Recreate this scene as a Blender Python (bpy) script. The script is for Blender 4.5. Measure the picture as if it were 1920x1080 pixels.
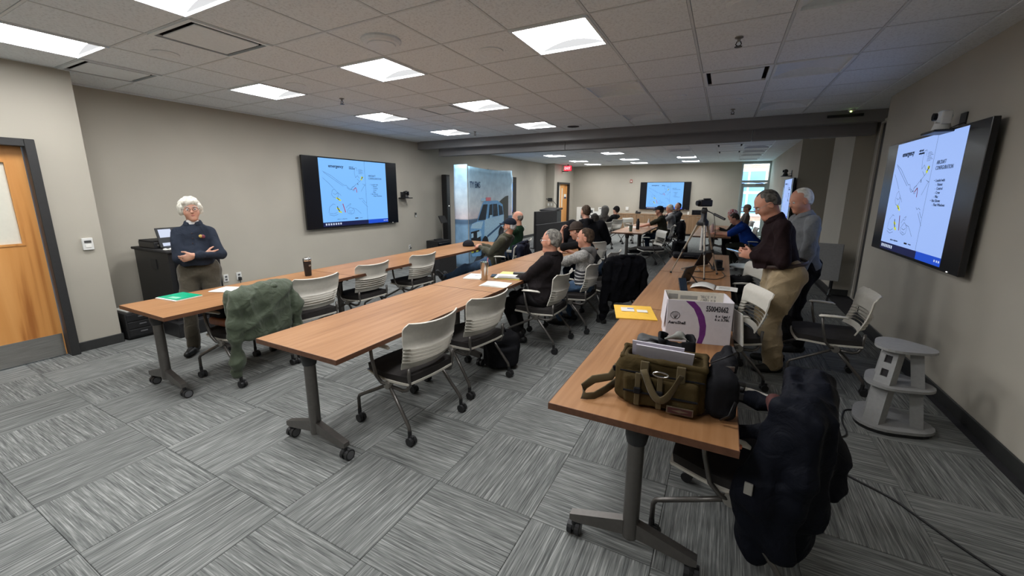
import bpy, bmesh, math, random
import numpy as np
from mathutils import Vector, Matrix, Euler, Quaternion
random.seed(7)
PI = math.pi
for o in list(bpy.data.objects):
    bpy.data.objects.remove(o)
scene = bpy.context.scene
COL = scene.collection
# ---------------------------------------------------------------- camera, world, exposure
H = 1.67                     # lens height
CEIL = 2.87
cam_d = bpy.data.cameras.new('camera')
cam = bpy.data.objects.new('camera', cam_d)
COL.objects.link(cam)
cam_d.sensor_width = 36.0
cam_d.lens = 759.146 * 36.0 / 1920.0
cam_d.shift_x = 0.00577
cam_d.shift_y = -0.0113
cam_d.clip_start = 0.05
cam_d.clip_end = 200
pitch, roll, yaw = .201866, .00114, .487832
fw0 = Vector((-math.sin(yaw), math.cos(yaw), 0)); rt = Vector((math.cos(yaw), math.sin(yaw), 0)); upz = Vector((0, 0, 1))
fw = fw0 * math.cos(pitch) - upz * math.sin(pitch)
up = upz * math.cos(pitch) + fw0 * math.sin(pitch)
Rv = rt * math.cos(roll) + up * math.sin(roll)
Uv = up * math.cos(roll) - rt * math.sin(roll)
m = Matrix((Rv, Uv, -fw)).transposed().to_4x4()
m.translation = (0, 0, H)
cam.matrix_world = m
scene.camera = cam
world = bpy.data.worlds.new('sky')
scene.world = world
world.use_nodes = True
bg = world.node_tree.nodes['Background']
bg.inputs[0].default_value = (.72, .86, 1, 1)
bg.inputs[1].default_value = 7.0
vs = scene.view_settings
vs.view_transform = 'Standard'
try: vs.look = 'None'
except Exception: pass
vs.exposure = 0.0
vs.gamma = 1.0
vs.use_curve_mapping = False
scene.cycles.max_bounces = 14
scene.cycles.diffuse_bounces = 9
LAMP_ON = 29.0               # radiance of a lit ceiling panel
LAMP_BACK = 33.0              # of the lit panels in the far half
# ---------------------------------------------------------------- materials
MATS = {}
def srgb(r, g, b):
    f = lambda c: (c/255/12.92) if c/255 <= .04045 else ((c/255+.055)/1.055)**2.4
    return (f(r), f(g), f(b), 1)
class NT:
    """tiny node helper"""
    def __init__(s, name):
        s.m = bpy.data.materials.new(name); s.m.use_nodes = True
        s.t = s.m.node_tree; s.b = s.t.nodes['Principled BSDF']; s.out = s.t.nodes['Material Output']
    def n(s, typ, **kw):
        nd = s.t.nodes.new(typ)
        for k, v in kw.items():
            if k.startswith('i_'):
                key = k[2:]
                nd.inputs[int(key) if key.isdigit() else key.replace('_', ' ')].default_value = v
            else: setattr(nd, k, v)
        return nd
    def l(s, a, b): s.t.links.new(a, b)
    def ramp(s, fac, stops):
        r = s.n('ShaderNodeValToRGB'); e = r.color_ramp.elements
        while len(e) < len(stops): e.new(.5)
        for q, (p, c) in zip(e, stops): q.position = p; q.color = c
        s.l(fac, r.inputs[0]); return r.outputs[0]
    def set(s, col=None, rough=.6, metal=0, spec=None):
        if col is not None: s.b.inputs['Base Color'].default_value = col
        s.b.inputs['Roughness'].default_value = rough
        s.b.inputs['Metallic'].default_value = metal
        if spec is not None: s.b.inputs['Specular IOR Level'].default_value = spec
    def bump(s, h, strength=.2, dist=.01):
        b = s.n('ShaderNodeBump'); b.inputs['Strength'].default_value = strength; b.inputs['Distance'].default_value = dist
        s.l(h, b.inputs['Height']); s.l(b.outputs[0], s.b.inputs['Normal'])
def mul(c, k): return (min(1, c[0]*k), min(1, c[1]*k), min(1, c[2]*k), 1)
def plain(name, col, rough=.55, metal=0, var=.12, scale=40, bump=.0, spec=None):
    """base colour with a fine grain of its own"""
    if name in MATS: return MATS[name]
    t = NT(name); t.set(col, rough, metal, spec)
    tc = t.n('ShaderNodeTexCoord'); nz = t.n('ShaderNodeTexNoise'); nz.inputs['Scale'].default_value = scale; nz.inputs['Detail'].default_value = 3
    t.l(tc.outputs['Object'], nz.inputs['Vector'])
    c = t.ramp(nz.outputs[0], [(.3, mul(col, 1-var)), (.7, mul(col, 1+var))])
    t.l(c, t.b.inputs['Base Color'])
    if bump: t.bump(nz.outputs[0], bump, .004)
    MATS[name] = t.m; return t.m
def cloth(name, col, rough=.85, weave=260, fold=.35, var=.18):
    if name in MATS: return MATS[name]
    t = NT(name); t.set(col, rough, 0, .25)
    t.b.inputs['Sheen Weight'].default_value = .12 if col[1] > .04 else 0
    if col[1] < .04: t.b.inputs['Specular IOR Level'].default_value = .12
    tc = t.n('ShaderNodeTexCoord')
    a = t.n('ShaderNodeTexNoise'); a.inputs['Scale'].default_value = 9; a.inputs['Detail'].default_value = 4; a.inputs['Distortion'].default_value = 1.2
    b = t.n('ShaderNodeTexNoise'); b.inputs['Scale'].default_value = weave; b.inputs['Detail'].default_value = 2
    t.l(tc.outputs['Object'], a.inputs['Vector']); t.l(tc.outputs['Object'], b.inputs['Vector'])
    mx = t.n('ShaderNodeMix', data_type='FLOAT'); mx.inputs['Factor'].default_value = .35
    t.l(a.outputs[0], mx.inputs['A']); t.l(b.outputs[0], mx.inputs['B'])
    c = t.ramp(mx.outputs[0], [(.3, mul(col, 1-var)), (.7, mul(col, 1+var))])
    t.l(c, t.b.inputs['Base Color']); t.bump(a.outputs[0], fold*1.5, .025)
    MATS[name] = t.m; return t.m
def emit(name, col, strength):
    if name in MATS: return MATS[name]
    t = NT(name); t.set((0, 0, 0, 1), .5)
    t.b.inputs['Emission Color'].default_value = col; t.b.inputs['Emission Strength'].default_value = strength
    MATS[name] = t.m; return t.m
def wallpaint(name, col):
    t = NT(name); t.set(col, .75, 0, .3)
    tc = t.n('ShaderNodeTexCoord'); nz = t.n('ShaderNodeTexNoise'); nz.inputs['Scale'].default_value = 160; nz.inputs['Detail'].default_value = 2
    n2 = t.n('ShaderNodeTexNoise'); n2.inputs['Scale'].default_value = 1.3
    t.l(tc.outputs['Object'], nz.inputs['Vector']); t.l(tc.outputs['Object'], n2.inputs['Vector'])
    c = t.ramp(n2.outputs[0], [(.3, mul(col, .96)), (.7, mul(col, 1.04))]); t.l(c, t.b.inputs['Base Color'])
    t.bump(nz.outputs[0], .12, .003); MATS[name] = t.m; return t.m
wallpaint('wall_paint', (.44, .41, .345, 1))
wallpaint('header_paint', (.24, .235, .235, 1))
wallpaint('niche_paint', (.46, .428, .368, 1))
def mk_ceiling():
    t = NT('ceiling_tile'); t.set((.5, .48, .47, 1), .95, 0, .1)
    tc = t.n('ShaderNodeTexCoord'); v = t.n('ShaderNodeTexVoronoi'); v.inputs['Scale'].default_value = 75
    nz = t.n('ShaderNodeTexNoise'); nz.inputs['Scale'].default_value = 55; nz.inputs['Detail'].default_value = 4; nz.inputs['Roughness'].default_value = .7
    t.l(tc.outputs['Object'], v.inputs['Vector']); t.l(tc.outputs['Object'], nz.inputs['Vector'])
    c = t.ramp(nz.outputs[0], [(.34, (.64, .685, .725, 1)), (.48, (.785, .84, .885, 1)), (.75, (.83, .885, .93, 1))])
    t.l(c, t.b.inputs['Base Color']); t.bump(nz.outputs[0], .35, .006); MATS['ceiling_tile'] = t.m
mk_ceiling()
def mk_carpet():
    t = NT('carpet'); t.set((.2, .2, .2, 1), 1, 0, .05)
    uv = t.n('ShaderNodeUVMap'); oi = t.n('ShaderNodeObjectInfo')
    cx = t.n('ShaderNodeCombineXYZ'); t.l(oi.outputs['Random'], cx.inputs[2])
    mp = t.n('ShaderNodeMapping'); mp.inputs['Scale'].default_value = (2.2, 105, 9)
    ad = t.n('ShaderNodeVectorMath', operation='ADD'); t.l(uv.outputs[0], ad.inputs[0]); t.l(cx.outputs[0], ad.inputs[1]); t.l(ad.outputs[0], mp.inputs[0])
    n1 = t.n('ShaderNodeTexNoise'); n1.inputs['Scale'].default_value = 1.0; n1.inputs['Detail'].default_value = 3; n1.inputs['Roughness'].default_value = .65
    t.l(mp.outputs[0], n1.inputs['Vector'])
    mp2 = t.n('ShaderNodeMapping'); mp2.inputs['Scale'].default_value = (9, 230, 9); t.l(ad.outputs[0], mp2.inputs[0])
    n2 = t.n('ShaderNodeTexNoise'); n2.inputs['Scale'].default_value = 1.0; n2.inputs['Detail'].default_value = 2; t.l(mp2.outputs[0], n2.inputs['Vector'])
    mx = t.n('ShaderNodeMix', data_type='FLOAT'); mx.inputs['Factor'].default_value = .4; t.l(n1.outputs[0], mx.inputs['A']); t.l(n2.outputs[0], mx.inputs['B'])
    c = t.ramp(mx.outputs[0], [(.34, (.066, .069, .067, 1)), (.44, (.123, .128, .124, 1)), (.53, (.18, .186, .178, 1)), (.66, (.325, .332, .318, 1))])
    hs = t.n('ShaderNodeHueSaturation'); mr = t.n('ShaderNodeMapRange'); mr.inputs['To Min'].default_value = .9; mr.inputs['To Max'].default_value = 1.1
    t.l(oi.outputs['Random'], mr.inputs['Value']); t.l(mr.outputs[0], hs.inputs['Value']); t.l(c, hs.inputs['Color'])
    t.l(hs.outputs[0], t.b.inputs['Base Color']); t.bump(mx.outputs[0], .5, .006); MATS['carpet'] = t.m
mk_carpet()
def mk_wood(name, c0, c1, c2, axis='Y', rough=.38, scale=1.0, spec=.4, stops=(.3, .5, .72)):
    t = NT(name); t.set(c1, rough, 0, spec)
    tc = t.n('ShaderNodeTexCoord'); mp = t.n('ShaderNodeMapping')
    s = {'X': (1.2, 22, 22), 'Y': (22, 1.2, 22), 'Z': (22, 22, 1.2)}[axis]
    mp.inputs['Scale'].default_value = tuple(q*scale for q in s)
    t.l(tc.outputs['Object'], mp.inputs[0])
    n1 = t.n('ShaderNodeTexNoise'); n1.inputs['Scale'].default_value = 1; n1.inputs['Detail'].default_value = 5; n1.inputs['Distortion'].default_value = .5
    t.l(mp.outputs[0], n1.inputs['Vector'])
    c = t.ramp(n1.outputs[0], [(stops[0], c0), (stops[1], c1), (stops[2], c2)]); t.l(c, t.b.inputs['Base Color'])
    t.bump(n1.outputs[0], .05, .002); MATS[name] = t.m
mk_wood('laminate', (.25, .115, .045, 1), (.32, .157, .066, 1), (.375, .195, .09, 1), 'Y', .45, 1.0, .22)
mk_wood('edge_band', (.085, .036, .018, 1), (.115, .05, .026, 1), (.145, .066, .036, 1), 'Y', .4)
mk_wood('door_veneer', (.36, .13, .03, 1), (.60, .27, .075, 1), (.72, .36, .12, 1), 'Z', .4, .22, .4, (.38, .46, .66))
mk_wood('cabinet_wood', (.20, .12, .06, 1), (.27, .165, .09, 1), (.33, .21, .12, 1), 'Z', .45, .6)
def mk_steel():
    t = NT('brushed_steel'); t.set((.55, .54, .52, 1), .3, 1)
    tc = t.n('ShaderNodeTexCoord'); mp = t.n('ShaderNodeMapping'); mp.inputs['Scale'].default_value = (3, 3, 180); t.l(tc.outputs['Object'], mp.inputs[0])
    n1 = t.n('ShaderNodeTexNoise'); n1.inputs['Scale'].default_value = 2; t.l(mp.outputs[0], n1.inputs['Vector'])
    c = t.ramp(n1.outputs[0], [(.3, (.42, .41, .39, 1)), (.7, (.66, .65, .63, 1))]); t.l(c, t.b.inputs['Base Color']); MATS['brushed_steel'] = t.m
mk_steel()
def mk_glass():
    t = NT('glass'); t.set((.75, .95, .92, 1), .02); t.b.inputs['Transmission Weight'].default_value = 1; t.b.inputs['IOR'].default_value = 1.1
    MATS['glass'] = t.m
mk_glass()
M = lambda n: MATS[n]
plain('chair_plastic', (.60, .57, .50, 1), .42, 0, .04)
plain('chair_plastic_back', (.60, .57, .50, 1), .42, 0, .04)
cloth('seat_fabric', (.035, .032, .031, 1), .9, 300, .05)
plain('steel_paint', (.15, .14, .13, 1), .38, .75, .06)
plain('steel_light', (.34, .32, .29, 1), .32, .8, .05)
plain('rubber', (.012, .012, .013, 1), .5, 0, .2)
plain('wheel_grey', (.10, .10, .105, 1), .5, 0, .1)
plain('black_plastic', (.012, .012, .013, 1), .42, 0, .2)
plain('black_matte', (.016, .015, .015, 1), .8, 0, .2)
plain('tv_black', (.006, .0065, .009, 1), .22, 0, .1)
plain('door_frame', (.022, .022, .022, 1), .5, 0, .1)
plain('baseboard', (.028, .029, .028, 1), .55, 0, .1)
plain('white_plastic', (.70, .70, .67, 1), .4, 0, .04)
plain('lamp_white', (.76, .81, .85, 1), .5, 0, .04)
plain('grid_white', (.62, .66, .69, 1), .45, 0, .05)
plain('dark_void', (.02, .018, .02, 1), .9, 0, .1)
plain('paper', (.80, .79, .74, 1), .8, 0, .03)
plain('ink', (.015, .015, .02, 1), .7, 0, .05)
plain('chrome', (.7, .7, .7, 1), .15, 1, .03)
# ---------------------------------------------------------------- mesh builder
def frame(a, b):
    z = (b-a).normalized(); x = z.orthogonal().normalized(); return x, z.cross(x)
class MB:
    def __init__(s): s.v = []; s.f = []; s.mi = []; s.uv = None; s.m = 0
    def mat(s, i): s.m = i; return s
    def add(s, vs_, fs_):
        k = len(s.v); s.v += [tuple(q) for q in vs_]
        for q in fs_: s.f.append(tuple(i+k for i in q)); s.mi.append(s.m)
        return s
    def box(s, c, d, M_=None, b=0.0):
        """box of centre c and size d; b is a chamfer on its edges"""
        hx, hy, hz = d[0]/2, d[1]/2, d[2]/2
        T = (lambda p: Vector(c) + ((M_ @ Vector(p)) if M_ is not None else Vector(p)))
        if b <= 0:
            vs_ = [T((x, y, z)) for z in (-hz, hz) for y in (-hy, hy) for x in (-hx, hx)]
            return s.add(vs_, [(0, 2, 3, 1), (4, 5, 7, 6), (0, 1, 5, 4), (2, 6, 7, 3), (0, 4, 6, 2), (1, 3, 7, 5)])
        b = min(b, hx*.98, hy*.98, hz*.98)
        bm = bmesh.new(); bmesh.ops.create_cube(bm, size=1)
        for v in bm.verts: v.co = Vector((v.co.x*d[0], v.co.y*d[1], v.co.z*d[2]))
        bmesh.ops.bevel(bm, geom=list(bm.edges), offset=b, segments=2 if b > .006 else 1, profile=.6, affect='EDGES')
        bm.verts.index_update()
        vs_ = [T(v.co) for v in bm.verts]; fs_ = [tuple(v.index for v in f.verts) for f in bm.faces]; bm.free()
        return s.add(vs_, fs_)
    def cyl(s, a, b, r0, r1=None, n=12, cap=True):
        a, b = Vector(a), Vector(b); r1 = r0 if r1 is None else r1
        x, y = frame(a, b); vs_ = []
        for p, r in ((a, r0), (b, r1)):
            for i in range(n):
                t = 2*PI*i/n; vs_.append(p + x*math.cos(t)*r + y*math.sin(t)*r)
        fs_ = [(i, (i+1) % n, n+(i+1) % n, n+i) for i in range(n)]
        if cap: fs_ += [tuple(range(n-1, -1, -1)), tuple(range(n, 2*n))]
        return s.add(vs_, fs_)
    def tube(s, pts, r, n=8, closed=False, flat=1.0, upv=None):
        P = [Vector(p) for p in pts]; k = len(P); vs_ = []; prev = None
        rr = r if isinstance(r, (list, tuple)) else [r]*k
        for i, p in enumerate(P):
            if closed: d = (P[(i+1) % k]-P[i-1]).normalized()
            else: d = (P[min(i+1, k-1)]-P[max(i-1, 0)]).normalized()
            if upv is not None: x = (Vector(upv) - d*Vector(upv).dot(d)).normalized()
            elif prev is None: x = d.orthogonal().normalized()
            else: x = (prev - d*prev.dot(d)); x = x.normalized() if x.length > 1e-6 else d.orthogonal().normalized()
            prev = x; y = d.cross(x)
            for j in range(n):
                t = 2*PI*j/n; vs_.append(p + (x*math.cos(t) + y*math.sin(t)*flat)*rr[i])
        fs_ = []
        for i in range(k if closed else k-1):
            a, b = i*n, ((i+1) % k)*n
            fs_ += [(a+j, a+(j+1) % n, b+(j+1) % n, b+j) for j in range(n)]
        if not closed: fs_ += [tuple(range(n-1, -1, -1)), tuple(range((k-1)*n, k*n))]
        return s.add(vs_, fs_)
    def lathe(s, prof, c=(0, 0, 0), n=20, M_=None):
        """profile of (r, z) about the z axis"""
        vs_ = []; c = Vector(c)
        for r, z in prof:
            for j in range(n):
                t = 2*PI*j/n; p = Vector((r*math.cos(t), r*math.sin(t), z)); vs_.append(c + (M_ @ p if M_ is not None else p))
        fs_ = []
        for i in range(len(prof)-1):
            a, b = i*n, (i+1)*n; fs_ += [(a+j, a+(j+1) % n, b+(j+1) % n, b+j) for j in range(n)]
        fs_ += [tuple(range(n-1, -1, -1)), tuple(range((len(prof)-1)*n, len(prof)*n))]
        return s.add(vs_, fs_)
    def prism(s, out, z0, z1, M_=None, c=(0, 0, 0)):
        n = len(out); c = Vector(c); T = lambda p: c + (M_ @ Vector(p) if M_ is not None else Vector(p))
        vs_ = [T((x, y, z)) for z in (z0, z1) for x, y in out]
        return s.add(vs_, [tuple(range(n-1, -1, -1)), tuple(range(n, 2*n))] + [(i, (i+1) % n, n+(i+1) % n, n+i) for i in range(n)])
    def sphere(s, c, r, n=12, m=8, sc=(1, 1, 1), M_=None):
        vs_ = []; c = Vector(c)
        for i in range(m+1):
            a = PI*i/m
            for j in range(n):
                t = 2*PI*j/n; p = Vector((r*sc[0]*math.sin(a)*math.cos(t), r*sc[1]*math.sin(a)*math.sin(t), r*sc[2]*math.cos(a)))
                vs_.append(c + (M_ @ p if M_ is not None else p))
        fs_ = []
        for i in range(m):
            for j in range(n):
                q = (i*n+j, (i+1)*n+j, (i+1)*n+(j+1) % n, i*n+(j+1) % n)
                fs_.append(q)
        return s.add(vs_, fs_)
    def quad(s, a, b, c, d): return s.add([a, b, c, d], [(0, 1, 2, 3)])
    def grid(s, fn, nu, nv, th=0.0, nrm=None, holes=None, close=False):
        """sheet fn(u,v) with thickness th along nrm(u,v)"""
        A = [[Vector(fn(i/nu, j/nv)) for i in range(nu+1)] for j in range(nv+1)]
        def N(i, j):
            du = A[j][min(i+1, nu)]-A[j][max(i-1, 0)]; dv = A[min(j+1, nv)][i]-A[max(j-1, 0)][i]
            c = du.cross(dv); return c.normalized() if c.length > 1e-9 else Vector((0, 0, 1))
        idx = lambda i, j: j*(nu+1)+i
        top = [A[j][i] for j in range(nv+1) for i in range(nu+1)]
        fs_ = [(idx(i, j), idx(i+1, j), idx(i+1, j+1), idx(i, j+1)) for j in range(nv) for i in range(nu) if not (holes and holes(i, j))]
        if th == 0: return s.add(top, fs_)
        bot = [A[j][i]-N(i, j)*th for j in range(nv+1) for i in range(nu+1)]
        k = len(top); cnt = {}
        for f in fs_:
            for a, b in zip(f, f[1:]+f[:1]): cnt[(a, b)] = 1
        allf = list(fs_) + [tuple(q+k for q in reversed(f)) for f in fs_]
        for (a, b) in cnt:
            if (b, a) not in cnt: allf.append((b, a, a+k, b+k))
        return s.add(top+bot, allf)
    def build(s, name, mats, parent=None, smooth=False, loc=None, auto=None, kind=None):
        me = bpy.data.meshes.new(name); me.from_pydata(s.v, [], s.f)
        mats = mats if isinstance(mats, (list, tuple)) else [mats]
        for q in mats: me.materials.append(M(q) if isinstance(q, str) else q)
        if len(mats) > 1: me.polygons.foreach_set('material_index', s.mi)
        if s.uv is not None:
            u = me.uv_layers.new(name='UVMap')
            for li, l in enumerate(me.loops): u.data[li].uv = s.uv[l.vertex_index]
        me.validate(); 
        if smooth or auto:
            me.polygons.foreach_set('use_smooth', [True]*len(me.polygons))
            me.set_sharp_from_angle(angle=math.radians(auto or 180))
        me.update()
        o = bpy.data.objects.new(name, me); COL.objects.link(o)
        if parent is not None: o.parent = parent
        if loc is not None: o.location = loc
        if kind: o['kind'] = kind
        return o
def tag(o, label, cat, group=None, kind=None):
    o['label'] = label; o['category'] = cat
    if group: o['group'] = group
    if kind: o['kind'] = kind
    return o
def thing(name, label, cat, loc=(0, 0, 0), rz=0.0, group=None):
    o = bpy.data.objects.new(name, None); COL.objects.link(o); o.empty_display_size = .1
    o.location = loc; o.rotation_euler = (0, 0, rz)
    return tag(o, label, cat, group)
def struct(mb, name, mat, parent=None, **kw):
    o = mb.build(name, mat, parent, **kw)
    if parent is None: o['kind'] = 'structure'
    return o
def dup(root, loc, rz, label, group=None):
    r = root.copy(); COL.objects.link(r); r.location = loc; r.rotation_euler = (0, 0, rz); r['label'] = label
    if group: r['group'] = group
    for ch in KIDS(root):
        c = ch.copy(); COL.objects.link(c); c.parent = r
        for g in KIDS(ch):
            d = g.copy(); COL.objects.link(d); d.parent = c
    return r
_kids = {}
def KIDS(o):
    if o.name not in _kids: _kids[o.name] = list(o.children)
    return _kids[o.name]
def text(parent, name, body, size, mat, mtx, ext=.0006, align='LEFT', bold=0.0, scx=1.0):
    """flat lettering as a mesh; mtx maps text x,y to the surface"""
    cu = bpy.data.curves.new('tmp_text', 'FONT'); cu.body = body; cu.size = size; cu.extrude = ext; cu.align_x = align; cu.resolution_u = 2; cu.offset = bold
    ob = bpy.data.objects.new('tmp_text', cu); COL.objects.link(ob)
    dg = bpy.context.evaluated_depsgraph_get(); me = bpy.data.meshes.new_from_object(ob.evaluated_get(dg))
    bpy.data.objects.remove(ob); bpy.data.curves.remove(cu)
    if scx != 1.0: me.transform(Matrix.Diagonal((scx, 1, 1, 1)))
    me.transform(mtx); me.name = name; me.materials.clear(); me.materials.append(M(mat))
    o = bpy.data.objects.new(name, me); COL.objects.link(o)
    if parent is not None: o.parent = parent
    return o
def plane_mtx(o, x, y):
    """matrix whose columns are text-right x, text-up y and origin o"""
    x = Vector(x).normalized(); y = Vector(y).normalized(); z = x.cross(y)
    m_ = Matrix((x, y, z)).transposed().to_4x4(); m_.translation = o; return m_
RZ = lambda a: Matrix.Rotation(a, 3, 'Z')
RX = lambda a: Matrix.Rotation(a, 3, 'X')
RY = lambda a: Matrix.Rotation(a, 3, 'Y')
# ---------------------------------------------------------------- signed-distance modeller (cloth, bodies, bags)
class SDF:
    def __init__(s): s.ops = []; s.planes = []; s.wr = None
    def _op(s, fn, lo, hi, k, sub): s.ops.append((fn, np.array(lo, float), np.array(hi, float), k, sub)); return s
    def rc(s, a, b, ra, rb, k=.02, sub=False):
        a = np.array(a, float); b = np.array(b, float); ab = b-a; L2 = max(ab@ab, 1e-9); r = max(ra, rb)
        def fn(X, Y, Z):
            x, y, z = X-a[0], Y-a[1], Z-a[2]
            t = np.clip((x*ab[0]+y*ab[1]+z*ab[2])/L2, 0, 1)
            return np.sqrt((x-t*ab[0])**2+(y-t*ab[1])**2+(z-t*ab[2])**2) - (ra+(rb-ra)*t)
        return s._op(fn, np.minimum(a, b)-r, np.maximum(a, b)+r, k, sub)
    def chain(s, pts, rs, k=.02):
        for i in range(len(pts)-1): s.rc(pts[i], pts[i+1], rs[i], rs[i+1], k)
        return s
    def el(s, c, r, R=None, k=.02, sub=False):
        c = np.array(c, float); r = np.array(r, float); m_ = np.eye(3) if R is None else np.array(R)
        def fn(X, Y, Z):
            x, y, z = X-c[0], Y-c[1], Z-c[2]
            q = [x*m_[0, i]+y*m_[1, i]+z*m_[2, i] for i in range(3)]
            k0 = np.sqrt(sum((q[i]/r[i])**2 for i in range(3))); k1 = np.sqrt(sum((q[i]/r[i]**2)**2 for i in range(3)))+1e-9
            return k0*(k0-1)/k1
        e = np.abs(m_)@r
        return s._op(fn, c-e, c+e, k, sub)
    def box(s, c, hs, R=None, rad=.01, k=.01, sub=False):
        c = np.array(c, float); hs = np.array(hs, float); m_ = np.eye(3) if R is None else np.array(R)
        def fn(X, Y, Z):
            x, y, z = X-c[0], Y-c[1], Z-c[2]
            q = [np.abs(x*m_[0, i]+y*m_[1, i]+z*m_[2, i])-(hs[i]-rad) for i in range(3)]
            o = np.sqrt(sum(np.maximum(v, 0)**2 for v in q)); return o+np.minimum(np.maximum(np.maximum(q[0], q[1]), q[2]), 0)-rad
        e = np.abs(m_)@hs
        return s._op(fn, c-e, c+e, k, sub)
    def plane(s, p, n):
        n = np.array(n, float); n = n/np.linalg.norm(n); s.planes.append((np.array(p, float), n)); return s
    def mesh(s, h, name, mats, parent=None, smooth_it=1, noise=None, pick=None):
        pos = [o for o in s.ops if not o[4]]
        lo = np.min([o[1] for o in pos], 0)-3*h-.01; hi = np.max([o[2] for o in pos], 0)+3*h+.01
        ax = [np.arange(lo[i], hi[i]+h, h, dtype=np.float32) for i in range(3)]
        D = np.full([len(a) for a in ax], .3, np.float32)
        for fn, l, u, k, sub in s.ops:
            pad = 3*h+k+.012
            w = [slice(max(0, int((l[i]-pad-lo[i])/h)), min(len(ax[i]), int((u[i]+pad-lo[i])/h)+2)) for i in range(3)]
            if any(q.stop <= q.start for q in w): continue
            X = ax[0][w[0]][:, None, None]; Y = ax[1][w[1]][None, :, None]; Z = ax[2][w[2]][None, None, :]
            d = fn(X, Y, Z).astype(np.float32); e = D[w[0], w[1], w[2]]
            if sub:
                d = -d; hh = np.clip(.5-.5*(e-d)/k, 0, 1); D[w[0], w[1], w[2]] = e*(1-hh)+d*hh+k*hh*(1-hh)
            else:
                hh = np.clip(.5+.5*(e-d)/k, 0, 1); D[w[0], w[1], w[2]] = e*(1-hh)+d*hh-k*hh*(1-hh)
        X = ax[0][:, None, None]; Y = ax[1][None, :, None]; Z = ax[2][None, None, :]
        if noise is not None: D += noise(X, Y, Z).astype(np.float32)
        for p, n in s.planes: D = np.maximum(D, ((X-p[0])*n[0]+(Y-p[1])*n[1]+(Z-p[2])*n[2]).astype(np.float32))
        D[0] = D[-1] = .3; D[:, 0] = D[:, -1] = .3; D[:, :, 0] = D[:, :, -1] = .3
        v, f = surfnet(D, lo, h, smooth_it)
        me = bpy.data.meshes.new(name)
        me.vertices.add(len(v)); me.vertices.foreach_set('co', v.astype(np.float32).ravel())
        me.loops.add(len(f)*4); me.loops.foreach_set('vertex_index', f.astype(np.int32).ravel())
        me.polygons.add(len(f)); me.polygons.foreach_set('loop_start', np.arange(0, len(f)*4, 4, dtype=np.int32))
        mats = mats if isinstance(mats, (list, tuple)) else [mats]
        for q in mats: me.materials.append(M(q))
        me.update(calc_edges=True); me.validate()
        me.polygons.foreach_set('use_smooth', [True]*len(me.polygons))
        if pick is not None: me.polygons.foreach_set('material_index', pick(v[f].mean(1)).astype(np.int32))
        o = bpy.data.objects.new(name, me); COL.objects.link(o)
        if parent is not None: o.parent = parent
        return o
def surfnet(D, lo, h, it=1):
    S = D < 0
    n = np.array(D.shape)
    cs = np.zeros(n-1, np.int8)
    for a in (0, 1):
        for b in (0, 1):
            for c in (0, 1): cs += S[a:n[0]-1+a, b:n[1]-1+b, c:n[2]-1+c]
    act = np.argwhere((cs > 0) & (cs < 8))
    idx = np.full(n-1, -1, np.int64); idx[act[:, 0], act[:, 1], act[:, 2]] = np.arange(len(act))
    acc = np.zeros((len(act), 3)); cnt = np.zeros(len(act))
    C = [(a, b, c) for a in (0, 1) for b in (0, 1) for c in (0, 1)]
    for p in C:
        for q in C:
            if sum(abs(p[i]-q[i]) for i in range(3)) != 1 or p > q: continue
            d0 = D[act[:, 0]+p[0], act[:, 1]+p[1], act[:, 2]+p[2]]; d1 = D[act[:, 0]+q[0], act[:, 1]+q[1], act[:, 2]+q[2]]
            k = (d0 < 0) != (d1 < 0); t = np.where(k, d0/np.where(k, d0-d1, 1), 0)
            for i in range(3): acc[:, i] += np.where(k, p[i]+(q[i]-p[i])*t, 0)
            cnt += k
    v = act + acc/np.maximum(cnt, 1)[:, None]
    fs = []
    for ax in range(3):
        o1, o2 = [(1, 2), (2, 0), (0, 1)][ax]
        sl0 = [slice(None)]*3; sl1 = [slice(None)]*3; sl0[ax] = slice(0, -1); sl1[ax] = slice(1, None)
        e = np.argwhere(S[tuple(sl0)] != S[tuple(sl1)])
        e = e[(e[:, o1] > 0) & (e[:, o2] > 0) & (e[:, o1] < n[o1]-1) & (e[:, o2] < n[o2]-1)]
        def cell(d1, d2):
            c = e.copy(); c[:, o1] += d1; c[:, o2] += d2; return idx[c[:, 0], c[:, 1], c[:, 2]]
        q = np.stack([cell(-1, -1), cell(0, -1), cell(0, 0), cell(-1, 0)], 1)
        fl = S[e[:, 0], e[:, 1], e[:, 2]]
        q[~fl] = q[~fl][:, ::-1]; fs.append(q)
    f = np.concatenate(fs)
    f = f[(f >= 0).all(1)]
    for _ in range(it):
        s_ = np.zeros_like(v); c_ = np.zeros(len(v))
        for i in range(4):
            a, b = f[:, i], f[:, (i+1) % 4]
            for j in range(3): s_[:, j] += np.bincount(a, v[b, j], len(v))
            c_ += np.bincount(a, None, len(v))
        v = .5*v + .5*s_/np.maximum(c_, 1)[:, None]
    return v*h+lo+0.0, f
def folds(amp, seed=0, freq=24, stretch=(1, 1, .45)):
    rg = np.random.RandomState(seed); W = []
    for i in range(5):
        k = rg.normal(size=3)*np.array(stretch); k = k/np.linalg.norm(k)*freq*(.5+.9*rg.rand()); W.append((k, rg.rand()*6.28, rg.normal(size=3)*freq*.22))
    def fn(X, Y, Z):
        t = 0
        for i, (k, p, q) in enumerate(W):
            a_ = np.sin(k[0]*X+k[1]*Y+k[2]*Z+p+1.6*np.sin(q[0]*X+q[1]*Y+q[2]*Z+p*2))
            t = t + (a_ if i < 2 else 1.35-2.7*np.abs(np.sin(.5*(k[0]*X+k[1]*Y+k[2]*Z)+p+1.3*np.sin(q[0]*X+q[1]*Y+q[2]*Z+p*2)))**.6)
        return -amp*t/2.1
    return fn
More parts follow.
